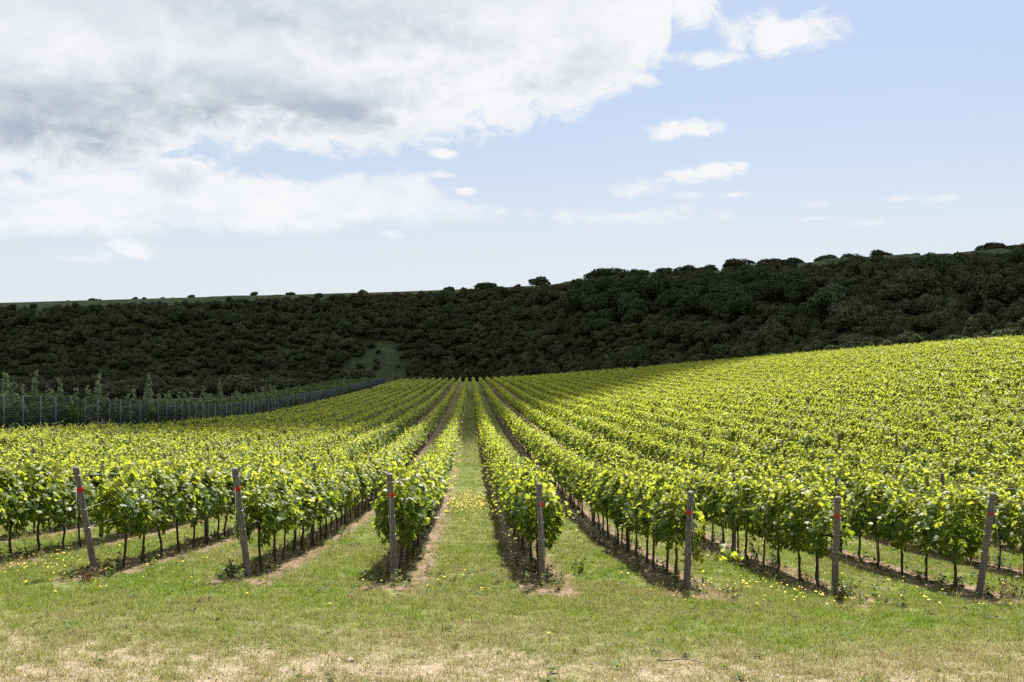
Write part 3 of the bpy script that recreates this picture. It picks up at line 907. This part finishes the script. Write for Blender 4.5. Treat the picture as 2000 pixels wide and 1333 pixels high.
# ------------------------------------------------------------------ shrubs and trees
def crown_mesh(seed, rad, hgt, base, lobes, ncards, csize, mat, droop=.75, tall=1.0):
    r = np.random.default_rng(seed)
    # lobes on a dome
    L = []
    for k in range(lobes):
        a = r.uniform(0, 2 * np.pi); q = math.sqrt(r.uniform(0, 1)) * .72
        hh = base + (hgt - base) * (1 - q ** 2 * droop) * r.uniform(.45, .88)
        L.append((q * rad * math.cos(a), q * rad * math.sin(a), hh, rad * r.uniform(.2, .42)))
    L = np.array(L)
    # spread cards by lobe area, keep those that are not buried
    pr = L[:, 3] ** 2 / (L[:, 3] ** 2).sum()
    li = r.choice(lobes, ncards * 2, p=pr)
    d = r.normal(0, 1, (ncards * 2, 3)); d[:, 2] = d[:, 2] * .8 + .25; d /= np.linalg.norm(d, axis=1)[:, None]
    C = L[li, :3] + d * (L[li, 3] * r.uniform(.70, 1.20, ncards * 2))[:, None] * np.array([1, 1, .85 * tall])
    dist = np.linalg.norm((C[:, None] - L[None, :, :3]) / L[None, :, 3:4], axis=2)
    keep = (dist.min(1) > .64) & (C[:, 2] > base * .5)
    C, d = C[keep][:ncards], d[keep][:ncards]
    n = len(C)
    N = d + r.normal(0, .45, (n, 3)); T = r.normal(0, 1, (n, 3))
    V, Fc = leaves(C, N, T, csize * r.uniform(.6, 1.3, n), CARD_T, CARD_F)
    tn = np.clip(.25 + .5 * (C[:, 2] - base) / (hgt - base) * 0 + r.normal(0, .25, n), 0, 1)
    me = mk_mesh('crown', V, Fc, mat, {'tone': np.repeat(tn, 4)})
    # trunk with limbs
    mb = MB(); hh = base + (hgt - base) * .45
    mb.tube([(0, 0, -.8), (rad * .02, 0, base * .6), (rad * .03, rad * .02, hh)], [rad * .085, rad * .06, rad * .03], 7)
    for k in range(min(lobes, 7)):
        s0 = np.array([rad * .02, 0, base * .55 + (hh - base * .55) * r.uniform(0, .7)]); e = L[k, :3]
        mid = (s0 + e) / 2 + r.normal(0, rad * .04, 3); mid[2] -= rad * .05
        mb.tube([s0, mid, e], [rad * .04, rad * .027, rad * .01], 5)
    return me, mb.mesh('tree_trunk', M_TRUNK)


SHRUB = [crown_mesh(60 + i, 3.2, random.Random(i).uniform(3.6, 5.6), .3, 17, 1900, .36, M_SCRUB, .7) for i in range(8)]
TREE = [crown_mesh(90 + i, 5.0, random.Random(i + 50).uniform(8.5, 10.5), 1.6, 26, 3000, .50, M_TREE, .7) for i in range(6)]
EDGE = [crown_mesh(130 + i, 1.6, 2.2, .2, 7, 700, .26, M_EDGE) for i in range(5)]


def plant(name, src, loc, s, sz=1.0, label=None, cat='shrub', group=None):
    o = empty(name, loc, rng.uniform(0, 6.28)); o.scale = (s, s, s * sz)
    link('crown', src[0], o); link('trunk', src[1], o)
    tag(o, label, cat, group)
    return o


# skyline trees: photo x, photo y of the top, width in photo pixels
SKY_T = [(497, 575, 16, 'tiny dark tree on the bare ridge, leftmost of the isolated skyline trees'),
         (567, 575, 18, 'small round dark tree on the ridge right of the tiniest one'),
         (877, 563, 20, 'small dark round tree on the ridge left of the flat-topped tree'),
         (950, 556, 42, 'flat-topped dark tree breaking the ridge line near the picture centre'),
         (1055, 549, 40, 'upright dark tree standing alone on the ridge right of centre'),
         (1187, 540, 84, 'broad dome-shaped dark tree where the tall wood begins on the ridge'),
         (1240, 536, 60, 'dark tree beside the broad dome tree on the ridge'),
         (1297, 529, 44, 'ragged dark tree on the ridge crest, second right of the dome tree'),
         (1340, 534, 44, 'lower round dark tree in the ridge wood near its middle'),
         (1385, 530, 40, 'pointed dark tree on the ridge crest left of the tallest group'),
         (1440, 526, 60, 'wide dark tree on the ridge crest left of the tall round one'),
         (1505, 512, 56, 'tall round dark tree highest in the middle of the ridge wood'),
         (1545, 520, 50, 'dark tree adjoining the tall round tree on its right'),
         (1580, 518, 22, 'narrow spiky dark tree on the ridge between two round ones'),
         (1615, 507, 46, 'large round dark tree, left of a pair on the right ridge'),
         (1658, 511, 38, 'large round dark tree, right of a pair on the right ridge'),
         (1718, 505, 44, 'dark tree with ragged top sloping right along the ridge'),
         (1786, 500, 24, 'small isolated dark tree on the bare right-hand ridge'),
         (1938, 484, 60, 'broad dark tree clump on the far right ridge'),
         (1990, 480, 56, 'dark tree on the ridge at the right edge of the picture')]
for x, ytop, wpx, lab in SKY_T:
    u = (x - VX) / F; zc = float(np.interp(u, _us, _zc)); zz = zc * .985
    s = wpx * zz / F / 2 / 5.0; X = u * zz; g = gz(X, zz)
    want = (EYE - (ytop - 3 - VY) / F * zz) - g
    src = TREE[int(rng.integers(6))]
    szc = float(np.clip(want / (5.3 * s), .55, 1.9))
    plant('skyline_tree', src, (X, zz, g - 4.0 * s * szc), s * 1.15, szc, lab, 'tree', 'trees on the ridge line')

# scrub on the slope
cand = []
r = np.random.default_rng(5)
tries = 24000
uu = r.uniform(-.62, .72, tries); tt = r.uniform(0, 1, tries); tt = -.02 - .55 * (uu < -.05) + tt * (1.02 + .55 * (uu < -.05))
zb = np.interp(uu, _us, _zb); zc = np.interp(uu, _us, _zc)
yy = zb + (zc - zb) * tt; xx = uu * yy
wood = sstep(.09, .15, uu) * sstep(.40, .31, uu) * sstep(.12, .30, tt)          # tall trees
lim = np.interp(uu, [-.6, -.3, -.15, 0, .1, .3, .34, .42, .6], [.72, .72, .8, .95, .97, .97, .97, .97, .97])
acc = (tt < lim) & (clearing(xx, yy) < .4) & ((tt > -.02) | (xx < -40 - .05 * yy))
_top = (ground_z(xx, yy) - EYE) / yy; _crest = -np.interp(uu, _us, _hc) / zc + np.interp(uu, [-.6, -.2, -.08, .08, .13, .3, .36, .6], [-6, -6, -1, 2, 11, 11, 6, 5]) / F
cell = {}
keep = []
for i in np.nonzero(acc)[0]:
    big = r.random() < wood[i] * .8
    rad = r.uniform(3.0, 5.4) if big else float(np.clip(2.3 * math.exp(r.normal(0, .4)), .9, 5.2))
    ok = True
    kx, ky = int(xx[i] // 8), int(yy[i] // 8)
    for a in (-1, 0, 1):
        for b in (-1, 0, 1):
            for (X2, Y2, R2) in cell.get((kx + a, ky + b), ()):
                if (X2 - xx[i]) ** 2 + (Y2 - yy[i]) ** 2 < (.62 * (rad + R2)) ** 2: ok = False
    if ok and _top[i] + (.0105 * rad * 0 + rad * (1.75 if big else 1.25)) / yy[i] > _crest[i]: ok = False
    if ok:
        cell.setdefault((kx, ky), []).append((xx[i], yy[i], rad)); keep.append((xx[i], yy[i], rad, big, tt[i], uu[i]))
keep = np.array(keep)
KZ = ground_z(keep[:, 0], keep[:, 1])
kp = VX + F * keep[:, 5]
score = np.where((kp > -30) & (kp < 2030) & (keep[:, 4] > -.05), keep[:, 2] / keep[:, 1], 0)
isb = keep[:, 3] > .5
pick = set(np.argsort(-score * ~isb)[:290].tolist()) | set(np.argsort(-score * isb)[:min(150, int((isb & (score > 0)).sum()))].tolist())


def zone(x, t, small):
    a = ('above the near fence', 'above the mid fence', 'above the far fence', 'behind the central strip',
         'below the dome tree', 'below the paired trees', 'at right picture edge')[int(np.searchsorted([330, 640, 880, 1150, 1450, 1750], x))]
    b = ('low', 'lower middle', 'upper middle', 'high')[int(np.searchsorted([.15, .32, .5], t))]
    return ('smaller' if small else 'larger'), b, a


for i in sorted(pick):
    X, Y, rad, big, t, u = keep[i]
    sz_, b, a = zone(kp[i], t, rad < (5.3 if big else 2.9))
    if big:
        plant('hillside_tree', TREE[int(r.integers(6))], (X, Y, KZ[i] - .4), rad / 5.0, r.uniform(.75, 1.05),
              '%s dark green tree %s on the hillside %s' % (sz_, b, a), 'tree', '%s hillside trees, %s, %s' % (sz_, b, a))
    else:
        plant('hillside_shrub', SHRUB[int(r.integers(8))], (X, Y, KZ[i] - .3), rad / 3.2, r.uniform(.8, 1.2),
              '%s dark rounded shrub %s on the hillside %s' % (sz_, b, a), 'shrub', '%s hillside shrubs, %s, %s' % (sz_, b, a))
rest = np.array([i for i in range(len(keep)) if i not in pick])
m = len(rest)
SCR = source_collection('scrub', [s_[0] for s_ in SHRUB] + [s_[0] for s_ in TREE])
bigm = keep[rest, 3] > .5
idx = np.where(bigm, 8 + r.integers(0, 6, m), r.integers(0, 8, m))
sc = np.where(bigm, keep[rest, 2] / 5.0, keep[rest, 2] / 3.2)
# filler undergrowth between the shrubs
fu = r.uniform(-.62, .72, 5200); ft = r.uniform(-.03, 1.0, 5200)
fyy = np.interp(fu, _us, _zb) + (np.interp(fu, _us, _zc) - np.interp(fu, _us, _zb)) * ft; fxx2 = fu * fyy
fl = np.interp(fu, [-.6, -.3, -.15, 0, .1, .3, .34, .42, .6], [.66, .68, .74, .88, .98, .98, .98, .98, .98])
_ft = (ground_z(fxx2, fyy) - EYE + 2.0) / fyy; _fc = -np.interp(fu, _us, _hc) / np.interp(fu, _us, _zc)
km = (ft < fl) & (_ft < _fc - np.interp(fu, [-.6, -.1, .1], [6, 2, -4]) / F) & ((clearing(fxx2, fyy) < .3) | (r.random(5200) < .35)); fxx2, fyy = fxx2[km], fyy[km]; mf = len(fyy)
pts = np.vstack([np.c_[keep[rest, 0], keep[rest, 1], KZ[rest] - .3], np.c_[fxx2, fyy, ground_z(fxx2, fyy) - .2]])
fs = r.uniform(.25, .6, mf)
scatter('scrub', pts, np.c_[np.zeros((m + mf, 2)), r.uniform(0, 6.28, m + mf)], np.repeat(np.r_[sc, fs][:, None], 3, 1) * np.c_[np.ones((m + mf, 2)), r.uniform(.8, 1.2, m + mf)],
        np.r_[idx, r.integers(0, 8, mf)], np.zeros(m + mf), SCR, 'dense dark scrub filling the hillside between the larger shrubs', 'scrub')

# tiny far bushes on the open ridge at the left
for j, x in enumerate((132, 152, 182, 196, 265, 282, 318, 338, 372)):
    u = (x - VX) / F; zz = float(np.interp(u, _us, _zc)) + 4; s = r.uniform(.35, .7)
    plant('ridge_bush', SHRUB[j % 8], (u * zz, zz, gz(u * zz, zz) - 2.2 * s), s, r.uniform(.7, 1.0),
          'speck-sized bush on the bare left ridge line', 'shrub', 'tiny bushes on the bare left ridge')

# shrubs along the far right field margin, partial sunlight painted as paler leaves
j = 0
for X in np.arange(20, 84, 1.55):
    Y = float(field_end(X)) + r.uniform(3, 7); x = VX + F * X / Y
    if x > 2010: continue
    s = r.uniform(.6, 1.15) * (0.7 + .5 * sstep(1300, 1900, x))
    plant('margin_shrub', EDGE[j % 5], (X, Y, gz(X, Y) - .15), float(s), r.uniform(.8, 1.2),
          'low mid-green shrub along the far right margin of the vineyard', 'shrub', 'low shrubs along the far right field margin'); j += 1


# ------------------------------------------------------------------ young trees behind the fence
def sapling(seed):
    r = np.random.default_rng(seed + 300); mb = MB()
    H = r.uniform(4.4, 5.6); m = 7; ts = np.linspace(0, 1, m)
    P = np.c_[.12 * r.normal() * ts, .12 * r.normal() * ts, -.2 + ts * (H + .1)]; mb.tube(P, np.linspace(.04, .008, m), 5)
    C = []
    for k in range(36):
        h = r.uniform(.12, .97); a = r.uniform(0, 6.28); Ln = (1 - h) * .75 + .22
        s0 = np.array([np.interp(h, ts, P[:, i]) for i in range(3)]); e = s0 + np.array([math.cos(a) * Ln * .6, math.sin(a) * Ln * .6, Ln * .85])
        mb.tube([s0, (s0 + e) / 2 + (0, 0, -.03), e], [.012, .008, .003], 4, False)
        q = np.linspace(.2, 1.05, 11)[:, None]; C.append(s0 + (e - s0) * q + r.normal(0, .07, (11, 3)))
    C = np.vstack(C); n = len(C)
    V, Fc = leaves(C, r.normal(0, 1, (n, 3)) + (0, 0, .3), r.normal(0, 1, (n, 3)), r.uniform(.16, .30, n), OVAL_T, OVAL_F)
    tn = np.clip(np.where(r.random(n) < .3, .85, .2) + r.normal(0, .12, n), 0, 1)
    return mk_mesh('crown', V, Fc, M_SAPL, {'tone': np.repeat(tn, 6)}), mb.mesh('sapling_trunk', M_TRUNK)


SAP = [sapling(i) for i in range(6)]
j = 0
sx = [-12, 6, 14, 30, 44, 66, 92, 106, 118, 150, 170, 190, 210, 228, 250, 262, 282, 290, 296, 306, 314, 322, 330, 340, 350, 357, 364, 372, 380, 388, 396, 402, 408, 413, 418, 430, 440, 450, 458, 468, 478, 486, 494, 502, 510, 518, 528, 538, 548, 560, 572, 586, 640, 655, 672]
for x in sx:
    X = FX - r.uniform(2.0, 6.0); Y = X * F / (x - VX)
    if Y > 330: continue
    w = 'above the left part of the fence' if x < 270 else 'in the thick clump above the fence middle' if x < 600 else 'near the far end of the fence'
    o = plant('young_tree', SAP[j % 6], (X, Y, gz(X, Y) - .1), r.uniform(.62, .9) * (.92 if x < 270 else 1.0), r.uniform(.8, 1.15),
              'slender young tree with pale leaves %s' % w, 'tree', 'young trees behind the fence, ' + w)
    j += 1
# rank undergrowth just behind the fence
q = 2200
ux = FX - r.uniform(.9, 16, q); uy = r.uniform(50, 335, q)
UND = source_collection('undergrowth', [e_[0] for e_ in EDGE])
scatter('undergrowth', np.c_[ux, uy, ground_z(ux, uy) - .1], np.c_[np.zeros((q, 2)), r.uniform(0, 6.28, q)], np.repeat(r.uniform(.6, 1.2, q)[:, None], 3, 1),
        r.integers(0, 5, q), np.zeros(q), UND, 'rank green undergrowth behind the wire fence', 'undergrowth')


# ------------------------------------------------------------------ turf
def tuft(seed, n, rad, h0, h1, w, flop):
    r = np.random.default_rng(seed + 700); V = []; T = []
    for k in range(n):
        a = r.uniform(0, 6.28); q = rad * math.sqrt(r.random()); b = np.array([q * math.cos(a), q * math.sin(a), -.01])
        d = r.normal(0, flop, 2); h = r.uniform(h0, h1); pa = r.uniform(0, 6.28); pw = np.array([math.cos(pa), math.sin(pa), 0]) * w * r.uniform(.7, 1.3)
        mid = b + np.array([d[0] * h * .4, d[1] * h * .4, h * .6]); tip = b + np.array([d[0] * h * 1.1, d[1] * h * 1.1, h * r.uniform(.75, 1)])
        i = len(V); V += [b - pw, b + pw, mid - pw * .8, mid + pw * .8, tip]; T += [[i, i + 1, i + 3], [i, i + 3, i + 2], [i + 2, i + 3, i + 4]]
    return mk_mesh('tuft', np.array(V), np.array(T), M_GRASS)


def rosette(seed, n, Ln, up, mat):
    r = np.random.default_rng(seed + 800)
    a = r.uniform(0, 6.28, n); rr = r.uniform(.25, 1, n) * Ln * .6
    C = np.c_[rr * np.cos(a), rr * np.sin(a), r.uniform(.02, up, n)]
    N = np.c_[-np.cos(a) * .3, -np.sin(a) * .3, np.ones(n)] + r.normal(0, .25, (n, 3)); T = np.c_[np.cos(a), np.sin(a), r.uniform(-.1, .5, n)]
    V, Fc = leaves(C, N, T, r.uniform(.5, 1.1, n) * Ln, OVAL_T, OVAL_F)
    return mk_mesh('rosette', V, Fc, mat)


def flower(seed):
    r = np.random.default_rng(seed + 850); mb = MB(); h = r.uniform(.06, .16); ln = r.normal(0, .02, 2)
    mb.tube([(0, 0, -.01), (ln[0] * .5, ln[1] * .5, h * .6), (ln[0], ln[1], h)], .0022, 3, False)
    k = 9; a = np.arange(k) * 2 * np.pi / k; R = r.uniform(.014, .022)
    V = np.vstack([[(ln[0], ln[1], h + .004)], np.c_[ln[0] + R * np.cos(a), ln[1] + R * np.sin(a), h + .006 * np.cos(a * 3)]])
    T = np.array([[0, 1 + i, 1 + (i + 1) % k] for i in range(k)])
    nst = len(mb.Q[0]); mb.add(V, (), T)
    me = mb.mesh('flower', M_SHOOT, False); me.materials.append(M_PETAL)
    me.polygons.foreach_set('material_index', np.r_[np.zeros(nst, np.int32), np.ones(k, np.int32)].astype(np.int32))
    return me


TUFTS = [tuft(i, 34, .11, .02, .055, .0028, .55) for i in range(4)] + [tuft(10 + i, 26, .09, .04, .10, .003, .5) for i in range(3)] + [tuft(20, 14, .05, .10, .2, .0025, .35)]
GR = source_collection('turf', TUFTS)


def strip_d(X): return np.abs(np.mod(X / 2.2, 1.0) - .5) * 2.2


def turf_points(y0, y1, dens):
    pts = []
    area = .5 * 1.16 * (y1 ** 2 - y0 ** 2) + 4 * (y1 - y0)
    n = int(area * dens)
    y = np.sqrt(r.uniform(y0 ** 2, y1 ** 2, n)); x = r.uniform(-.53, .63, n) * y
    return x, y


GX_, GY_ = [], []
for y0, y1, dn in ((6.6, 10, 150), (10, 15, 120), (15, 22, 70), (22, 34, 34), (34, 55, 14)):
    a_, b_ = turf_points(y0, y1, dn); GX_.append(a_); GY_.append(b_)
b_ = 50 + 195 * r.random(15000) ** 1.4; GX_.append(r.uniform(-.9, .9, 15000) + r.choice([0, 0, 0, 2.2, 2.2, -2.2, 4.4, -4.4, 6.6], 15000)); GY_.append(b_)
gx = np.concatenate(GX_); gy = np.concatenate(GY_)
wear = 1 - sstep(7.6, 12.8, gy + (fbm(gx * .35, gy * .35, 61) - .5) * 2.2)
patch = fbm(gx * 1.6, gy * 1.6, 63)
fine = fbm(gx * 5, gy * 5, 65, 3)
strip = (1 - sstep(.30, .55, strip_d(gx) + (fbm(gx * 1.7, gy * 1.7, 67) - .5) * .5)) * sstep(13.0, 14.0, gy + (patch - .5) * 3)
pk = (1 - .80 * strip) * (1 - .45 * wear * sstep(.40, .58, patch * .5 + fine * .5 + .12 * (wear - .4)))
ok = r.random(len(gx)) < pk
gx, gy, wear, patch, fine, strip = (v[ok] for v in (gx, gy, wear, patch, fine, strip))
n = len(gx)
dryt = np.clip(.30 + .52 * wear + .9 * (fbm(gx * .5, gy * .5, 71) - .5) + 1.0 * (patch - .5) + .5 * (fine - .5) + .45 * strip + r.normal(0, .16, n), 0, 1)
far = np.clip((gy - 14) / 25, 0, 1.6)
sxy = r.uniform(.8, 1.25, n) * (1 + 1.2 * far); szz = r.uniform(.6, 1.25, n) * (1 + .25 * far) * (1 - .35 * wear)
ki = r.choice(8, n, p=[.16, .16, .16, .16, .11, .11, .11, .03])
scatter('grass', np.c_[gx, gy, ground_z(gx, gy)], np.c_[r.normal(0, .1, (n, 2)), r.uniform(0, 6.28, n)], np.c_[sxy, sxy, szz], ki, dryt, GR,
        'short mown grass with dry straw patches in the foreground and between rows', 'grass')

# broad-leaved weeds in the turf and at the row ends
WD = source_collection('weeds', [rosette(i, 11, .058, .035, M_WEED) for i in range(3)] + [rosette(5 + i, 30, .05, .15, M_WEED) for i in range(3)])
wx, wy = [], []
for y0, y1, dn in ((6.8, 14, 7.0), (14, 24, 11), (24, 40, 3.0)):
    a_, b_ = turf_points(y0, y1, dn); wx.append(a_); wy.append(b_)
wx = np.concatenate(wx); wy = np.concatenate(wy)
cl = fbm(wx * .6, wy * .6, 81)
okw = r.random(len(wx)) < sstep(.38, .66, cl) * np.where(wy < 12, .35, 1)
wx, wy = wx[okw], wy[okw]
# extra ones hugging the post feet and strips
ex_, ey_ = [], []
for X in ROWS:
    if abs(X) < 12:
        k = 46; ex_.append(X + r.normal(0, .28, k)); ey_.append(Z_POST - .9 + r.exponential(2.6, k))
wx = np.r_[wx, np.concatenate(ex_)]; wy = np.r_[wy, np.concatenate(ey_)]
n = len(wx); inst = strip_d(wx) < .45
tall = (r.random(n) < np.where(inst & (wy > 13.5), .6, 0))
scatter('weeds', np.c_[wx, wy, ground_z(wx, wy)], np.c_[r.normal(0, .1, (n, 2)), r.uniform(0, 6.28, n)], np.repeat(r.uniform(.7, 1.6, n)[:, None], 3, 1),
        np.where(tall, r.integers(3, 6, n), r.integers(0, 3, n)), np.clip(np.where(inst, .3, .08) + r.normal(0, .2, n), 0, 1), WD,
        'scattered broad-leaved weeds in the turf and at the row ends', 'weeds')

# yellow flowers
FL = source_collection('wildflowers', [flower(i) for i in range(4)])
a1, b1 = turf_points(9, 32, 3.0)
pf = sstep(.47, .70, fbm(a1 * .45 + 3, b1 * .45, 91)) * sstep(11.5, 13.5, b1) * (strip_d(a1) > .42)
k1 = r.random(len(a1)) < pf * .95 + .02
a2 = r.uniform(-.75, .75, 620) * .95; b2 = r.normal(33.2, 2.0, 620)           # dense patch in the central strip
a3 = np.r_[r.normal(4.4, .9, 90), r.normal(-6.5, .9, 110)]; b3 = np.r_[r.normal(14.4, .8, 90), r.normal(15.6, 1.1, 110)]
fx_ = np.r_[a1[k1], a2, a3]; fy_ = np.r_[b1[k1], b2, b3]; n = len(fx_)
scatter('wildflowers', np.c_[fx_, fy_, ground_z(fx_, fy_)], np.c_[r.normal(0, .25, (n, 2)), r.uniform(0, 6.28, n)], np.repeat((r.uniform(.7, 1.1, n) * (1 + .2 * sstep(20, 36, fy_)))[:, None], 3, 1),
        r.integers(0, 4, n), np.zeros(n), FL, 'small yellow flowers dotted through the grass', 'flowers')


# ------------------------------------------------------------------ stones, clods, twigs
def stone(seed):
    r = np.random.default_rng(seed + 990)
    t = (1 + 5 ** .5) / 2
    V = np.array([(-1, t, 0), (1, t, 0), (-1, -t, 0), (1, -t, 0), (0, -1, t), (0, 1, t), (0, -1, -t), (0, 1, -t), (t, 0, -1), (t, 0, 1), (-t, 0, -1), (-t, 0, 1)], float)
    V /= np.linalg.norm(V[0]); V *= r.uniform(.7, 1.15, (12, 1)); V *= np.array([1, r.uniform(.6, .9), r.uniform(.4, .65)])
    Fc = [(0, 11, 5), (0, 5, 1), (0, 1, 7), (0, 7, 10), (0, 10, 11), (1, 5, 9), (5, 11, 4), (11, 10, 2), (10, 7, 6), (7, 1, 8), (3, 9, 4), (3, 4, 2), (3, 2, 6), (3, 6, 8), (3, 8, 9), (4, 9, 5), (2, 4, 11), (6, 2, 10), (8, 6, 7), (9, 8, 1)]
    return mk_mesh('stone', V, np.array(Fc), M_STONE)


STN = [stone(i) for i in range(5)]
PB = source_collection('pebbles', STN)
pxs, pys = [], []
for X in ROWS:
    if abs(X) < 20:
        k = 260; yv = 13.6 + r.exponential(7, k); xv = X + r.normal(0, .26, k); pxs.append(xv); pys.append(yv)
a_, b_ = turf_points(6.8, 11, 9); pxs.append(a_); pys.append(b_)
pxs = np.concatenate(pxs); pys = np.concatenate(pys); n = len(pxs)
scatter('pebbles', np.c_[pxs, pys, ground_z(pxs, pys) + .003], np.c_[r.uniform(0, 6, (n, 3))], np.repeat(np.clip(r.lognormal(-4.5, .45, n), .005, .035)[:, None], 3, 1),
        r.integers(0, 5, n), np.zeros(n), PB, 'small flints and clods in the bare soil under the rows', 'pebbles')


def at_pixel(x, y):
    """point on the ground seen at photo pixel x, y"""
    u, v = (x - VX) / F, (y - VY) / F
    zs = np.linspace(6, 60, 4000); g = EYE - ground_z(u * zs, zs)
    k = int(np.argmin(np.abs(g / zs - v))); return u * zs[k], zs[k]


for x, y, s, lab in ((455, 1036, .07, 'pale flint lying behind the leftmost leaning end post'), (440, 1058, .06, 'smaller pale flint in front of the one behind the leftmost end post'),
                     (448, 1150, .045, 'pale flint on bare soil just left of the second end post foot'), (408, 1052, .06, 'pale flint beside the first line post of the leftmost full row'),
                     (682, 1292, .05, 'pale flat stone in the dry grass at the bottom of the picture')):
    X, Y = at_pixel(x, y)
    o = link('stone', STN[int(r.integers(5))], None, (X, Y, gz(X, Y) + s * .2)); o.scale = (s, s, s); o.rotation_euler = (0, 0, r.uniform(0, 6)); tag(o, lab, 'stone', 'loose flints')
for x, y, ln, an, lab in ((1330, 1296, .42, -.15, 'thin dry twig lying in the grass at the bottom right of centre'), (728, 1152, .26, -.9, 'short weathered stick on bare soil left of the centre left end post'),
                          (515, 1146, .2, .1, 'dark twig on bare soil right of the second end post')):
    X, Y = at_pixel(x, y); q = np.linspace(-.5, .5, 7)
    P = np.c_[q * ln * math.cos(an), q * ln * math.sin(an) + .02 * np.sin(q * 9), .03 + .012 * np.cos(q * 7)]
    mb = MB(); mb.tube(P, np.linspace(.008, .004, 7), 5)
    mb.tube([P[3], P[3] + (.04, .03, .02), P[3] + (.09, .05, .03)], [.004, .003, .002], 4)
    o = link('twig', mb.mesh('twig', M_TWIG), None, (X, Y, gz(X, Y))); tag(o, lab, 'twig')

# low bright shoot beside the post right of centre, and a reddish dock by the right-hand post
X, Y = at_pixel(1380, 1120); X, Y = 3.62, 15.3
o = empty('low_vine_shoot', (X - .25, Y, gz(X, Y)))
mb = MB(); q = np.linspace(0, 1, 9); P = np.c_[.0 + .75 * q, -.1 * q, .38 + .12 * np.sin(q * 3.1) + .12 * q]
mb.tube(np.vstack([[(-.1, .3, .75)], P]), np.linspace(.007, .002, 10), 5); link('stem', mb.mesh('stem', M_SHOOT), o)
n = 60; tq = r.uniform(0, 1.05, n); C = np.c_[np.interp(tq, q, P[:, 0]), np.interp(tq, q, P[:, 1]), np.interp(tq, q, P[:, 2])] + r.normal(0, .07, (n, 3))
V, Fc = leaves(C, np.c_[r.normal(0, .5, (n, 2)), r.uniform(.3, 1, n)], r.normal(0, 1, (n, 3)), r.uniform(.06, .13, n), VINE_T, VINE_F)
f = link('foliage', mk_mesh('low_foliage', V, Fc, M_VINE, {'tone': np.repeat(np.clip(r.normal(.75, .15, n), 0, 1), 14)}), o); tag(f, kind='stuff')
tag(o, 'bright yellow-green vine shoot hanging low behind the second end post right of centre', 'vine shoot')


def dock(name, x, y, h, nst, lab, tone):
    X, Y = at_pixel(x, y); o = empty(name, (X, Y, gz(X, Y))); mb = MB(); C = []
    for k in range(nst):
        d = r.normal(0, .22, 2); hh = h * r.uniform(.6, 1)
        P = np.array([(0, 0, -.02), (d[0] * hh * .5, d[1] * hh * .5, hh * .55), (d[0] * hh, d[1] * hh, hh)]) + np.r_[r.normal(0, .05, 2), 0]
        mb.tube(P, [.004, .003, .002], 4, False)
        qq = r.uniform(.1, 1, 16)[:, None]; C.append(P[0] + (P[2] - P[0]) * qq + r.normal(0, .025, (16, 3)))
    link('stems', mb.mesh('stems', M_TWIG), o); C = np.vstack(C); n = len(C)
    V, Fc = leaves(C, r.normal(0, 1, (n, 3)), r.normal(0, 1, (n, 3)), r.uniform(.03, .07, n), OVAL_T, OVAL_F)
    f = link('leaves', mk_mesh('dock_leaves', V, Fc, tone), o); tag(f, kind='stuff'); tag(o, lab, 'weed', 'tall weeds by the posts')


M_DOCK = leaf_mat('dock_leaf', (0.13, 0.07, 0.035), (0.2, 0.1, 0.05), (0.2, 0.1, 0.04), (0.2, 0.1, 0.04), .3)
M_TALL = leaf_mat('tall_weed_leaf', (0.06, 0.085, 0.03), (0.1, 0.1, 0.04), (0.1, 0.15, 0.03), (0.1, 0.15, 0.03), .3)
dock('dock_plant', 1972, 1168, .38, 8, 'reddish brown dried weed right of the rightmost end post', M_DOCK)
dock('dock_plant', 165, 1138, .26, 7, 'reddish low weed at the foot of the leftmost end post', M_DOCK)
dock('tall_weed', 1475, 1100, .42, 7, 'dark upright weed under the vines left of the third right end post', M_TALL)
dock('tall_weed', 1510, 1106, .36, 6, 'shorter dark weed beside the upright one under the third right row', M_TALL)
dock('tall_weed', 1655, 1172, .30, 7, 'bushy dark weed at the foot of the third end post right of centre', M_TALL)
dock('tall_weed', 450, 1130, .30, 8, 'tangled dull green weed left of the second end post from the left', M_TALL)
dock('tall_weed', 1130, 1125, .30, 8, 'pale green leafy weed right of the first end post right of centre', M_WEED)


# ------------------------------------------------------------------ labels that single out each of a kind, counted from the left
FORMS = {'hillside_shrub': lambda o, n: '%s from left of the %s' % (n, o['group'].replace('hillside shrubs, ', 'dark shrubs ').replace(', ', ' on hillside ')),
         'hillside_tree': lambda o, n: '%s from left of the %s' % (n, o['group'].replace('hillside trees, ', 'dark trees ').replace(', ', ' on hillside ')),
         'young_tree': lambda o, n: 'slender pale-leaved young tree, %s from left %s' % (n, o['group'].split(', ')[1]),
         'margin_shrub': lambda o, n: 'low mid-green shrub, %s from left along the far right vineyard margin' % n,
         'ridge_bush': lambda o, n: 'speck-sized bush on the bare left ridge, %s from left' % n}
sets = {}
for o in COL.objects:
    k = o.name.split('.')[0]
    if k in FORMS and o.parent is None: sets.setdefault((k, o['group']), []).append(o)
for (k, g), os_ in sets.items():
    os_.sort(key=lambda o: o.location.x / o.location.y)
    for i, o in enumerate(os_): o['label'] = FORMS[k](o, ORD[i])
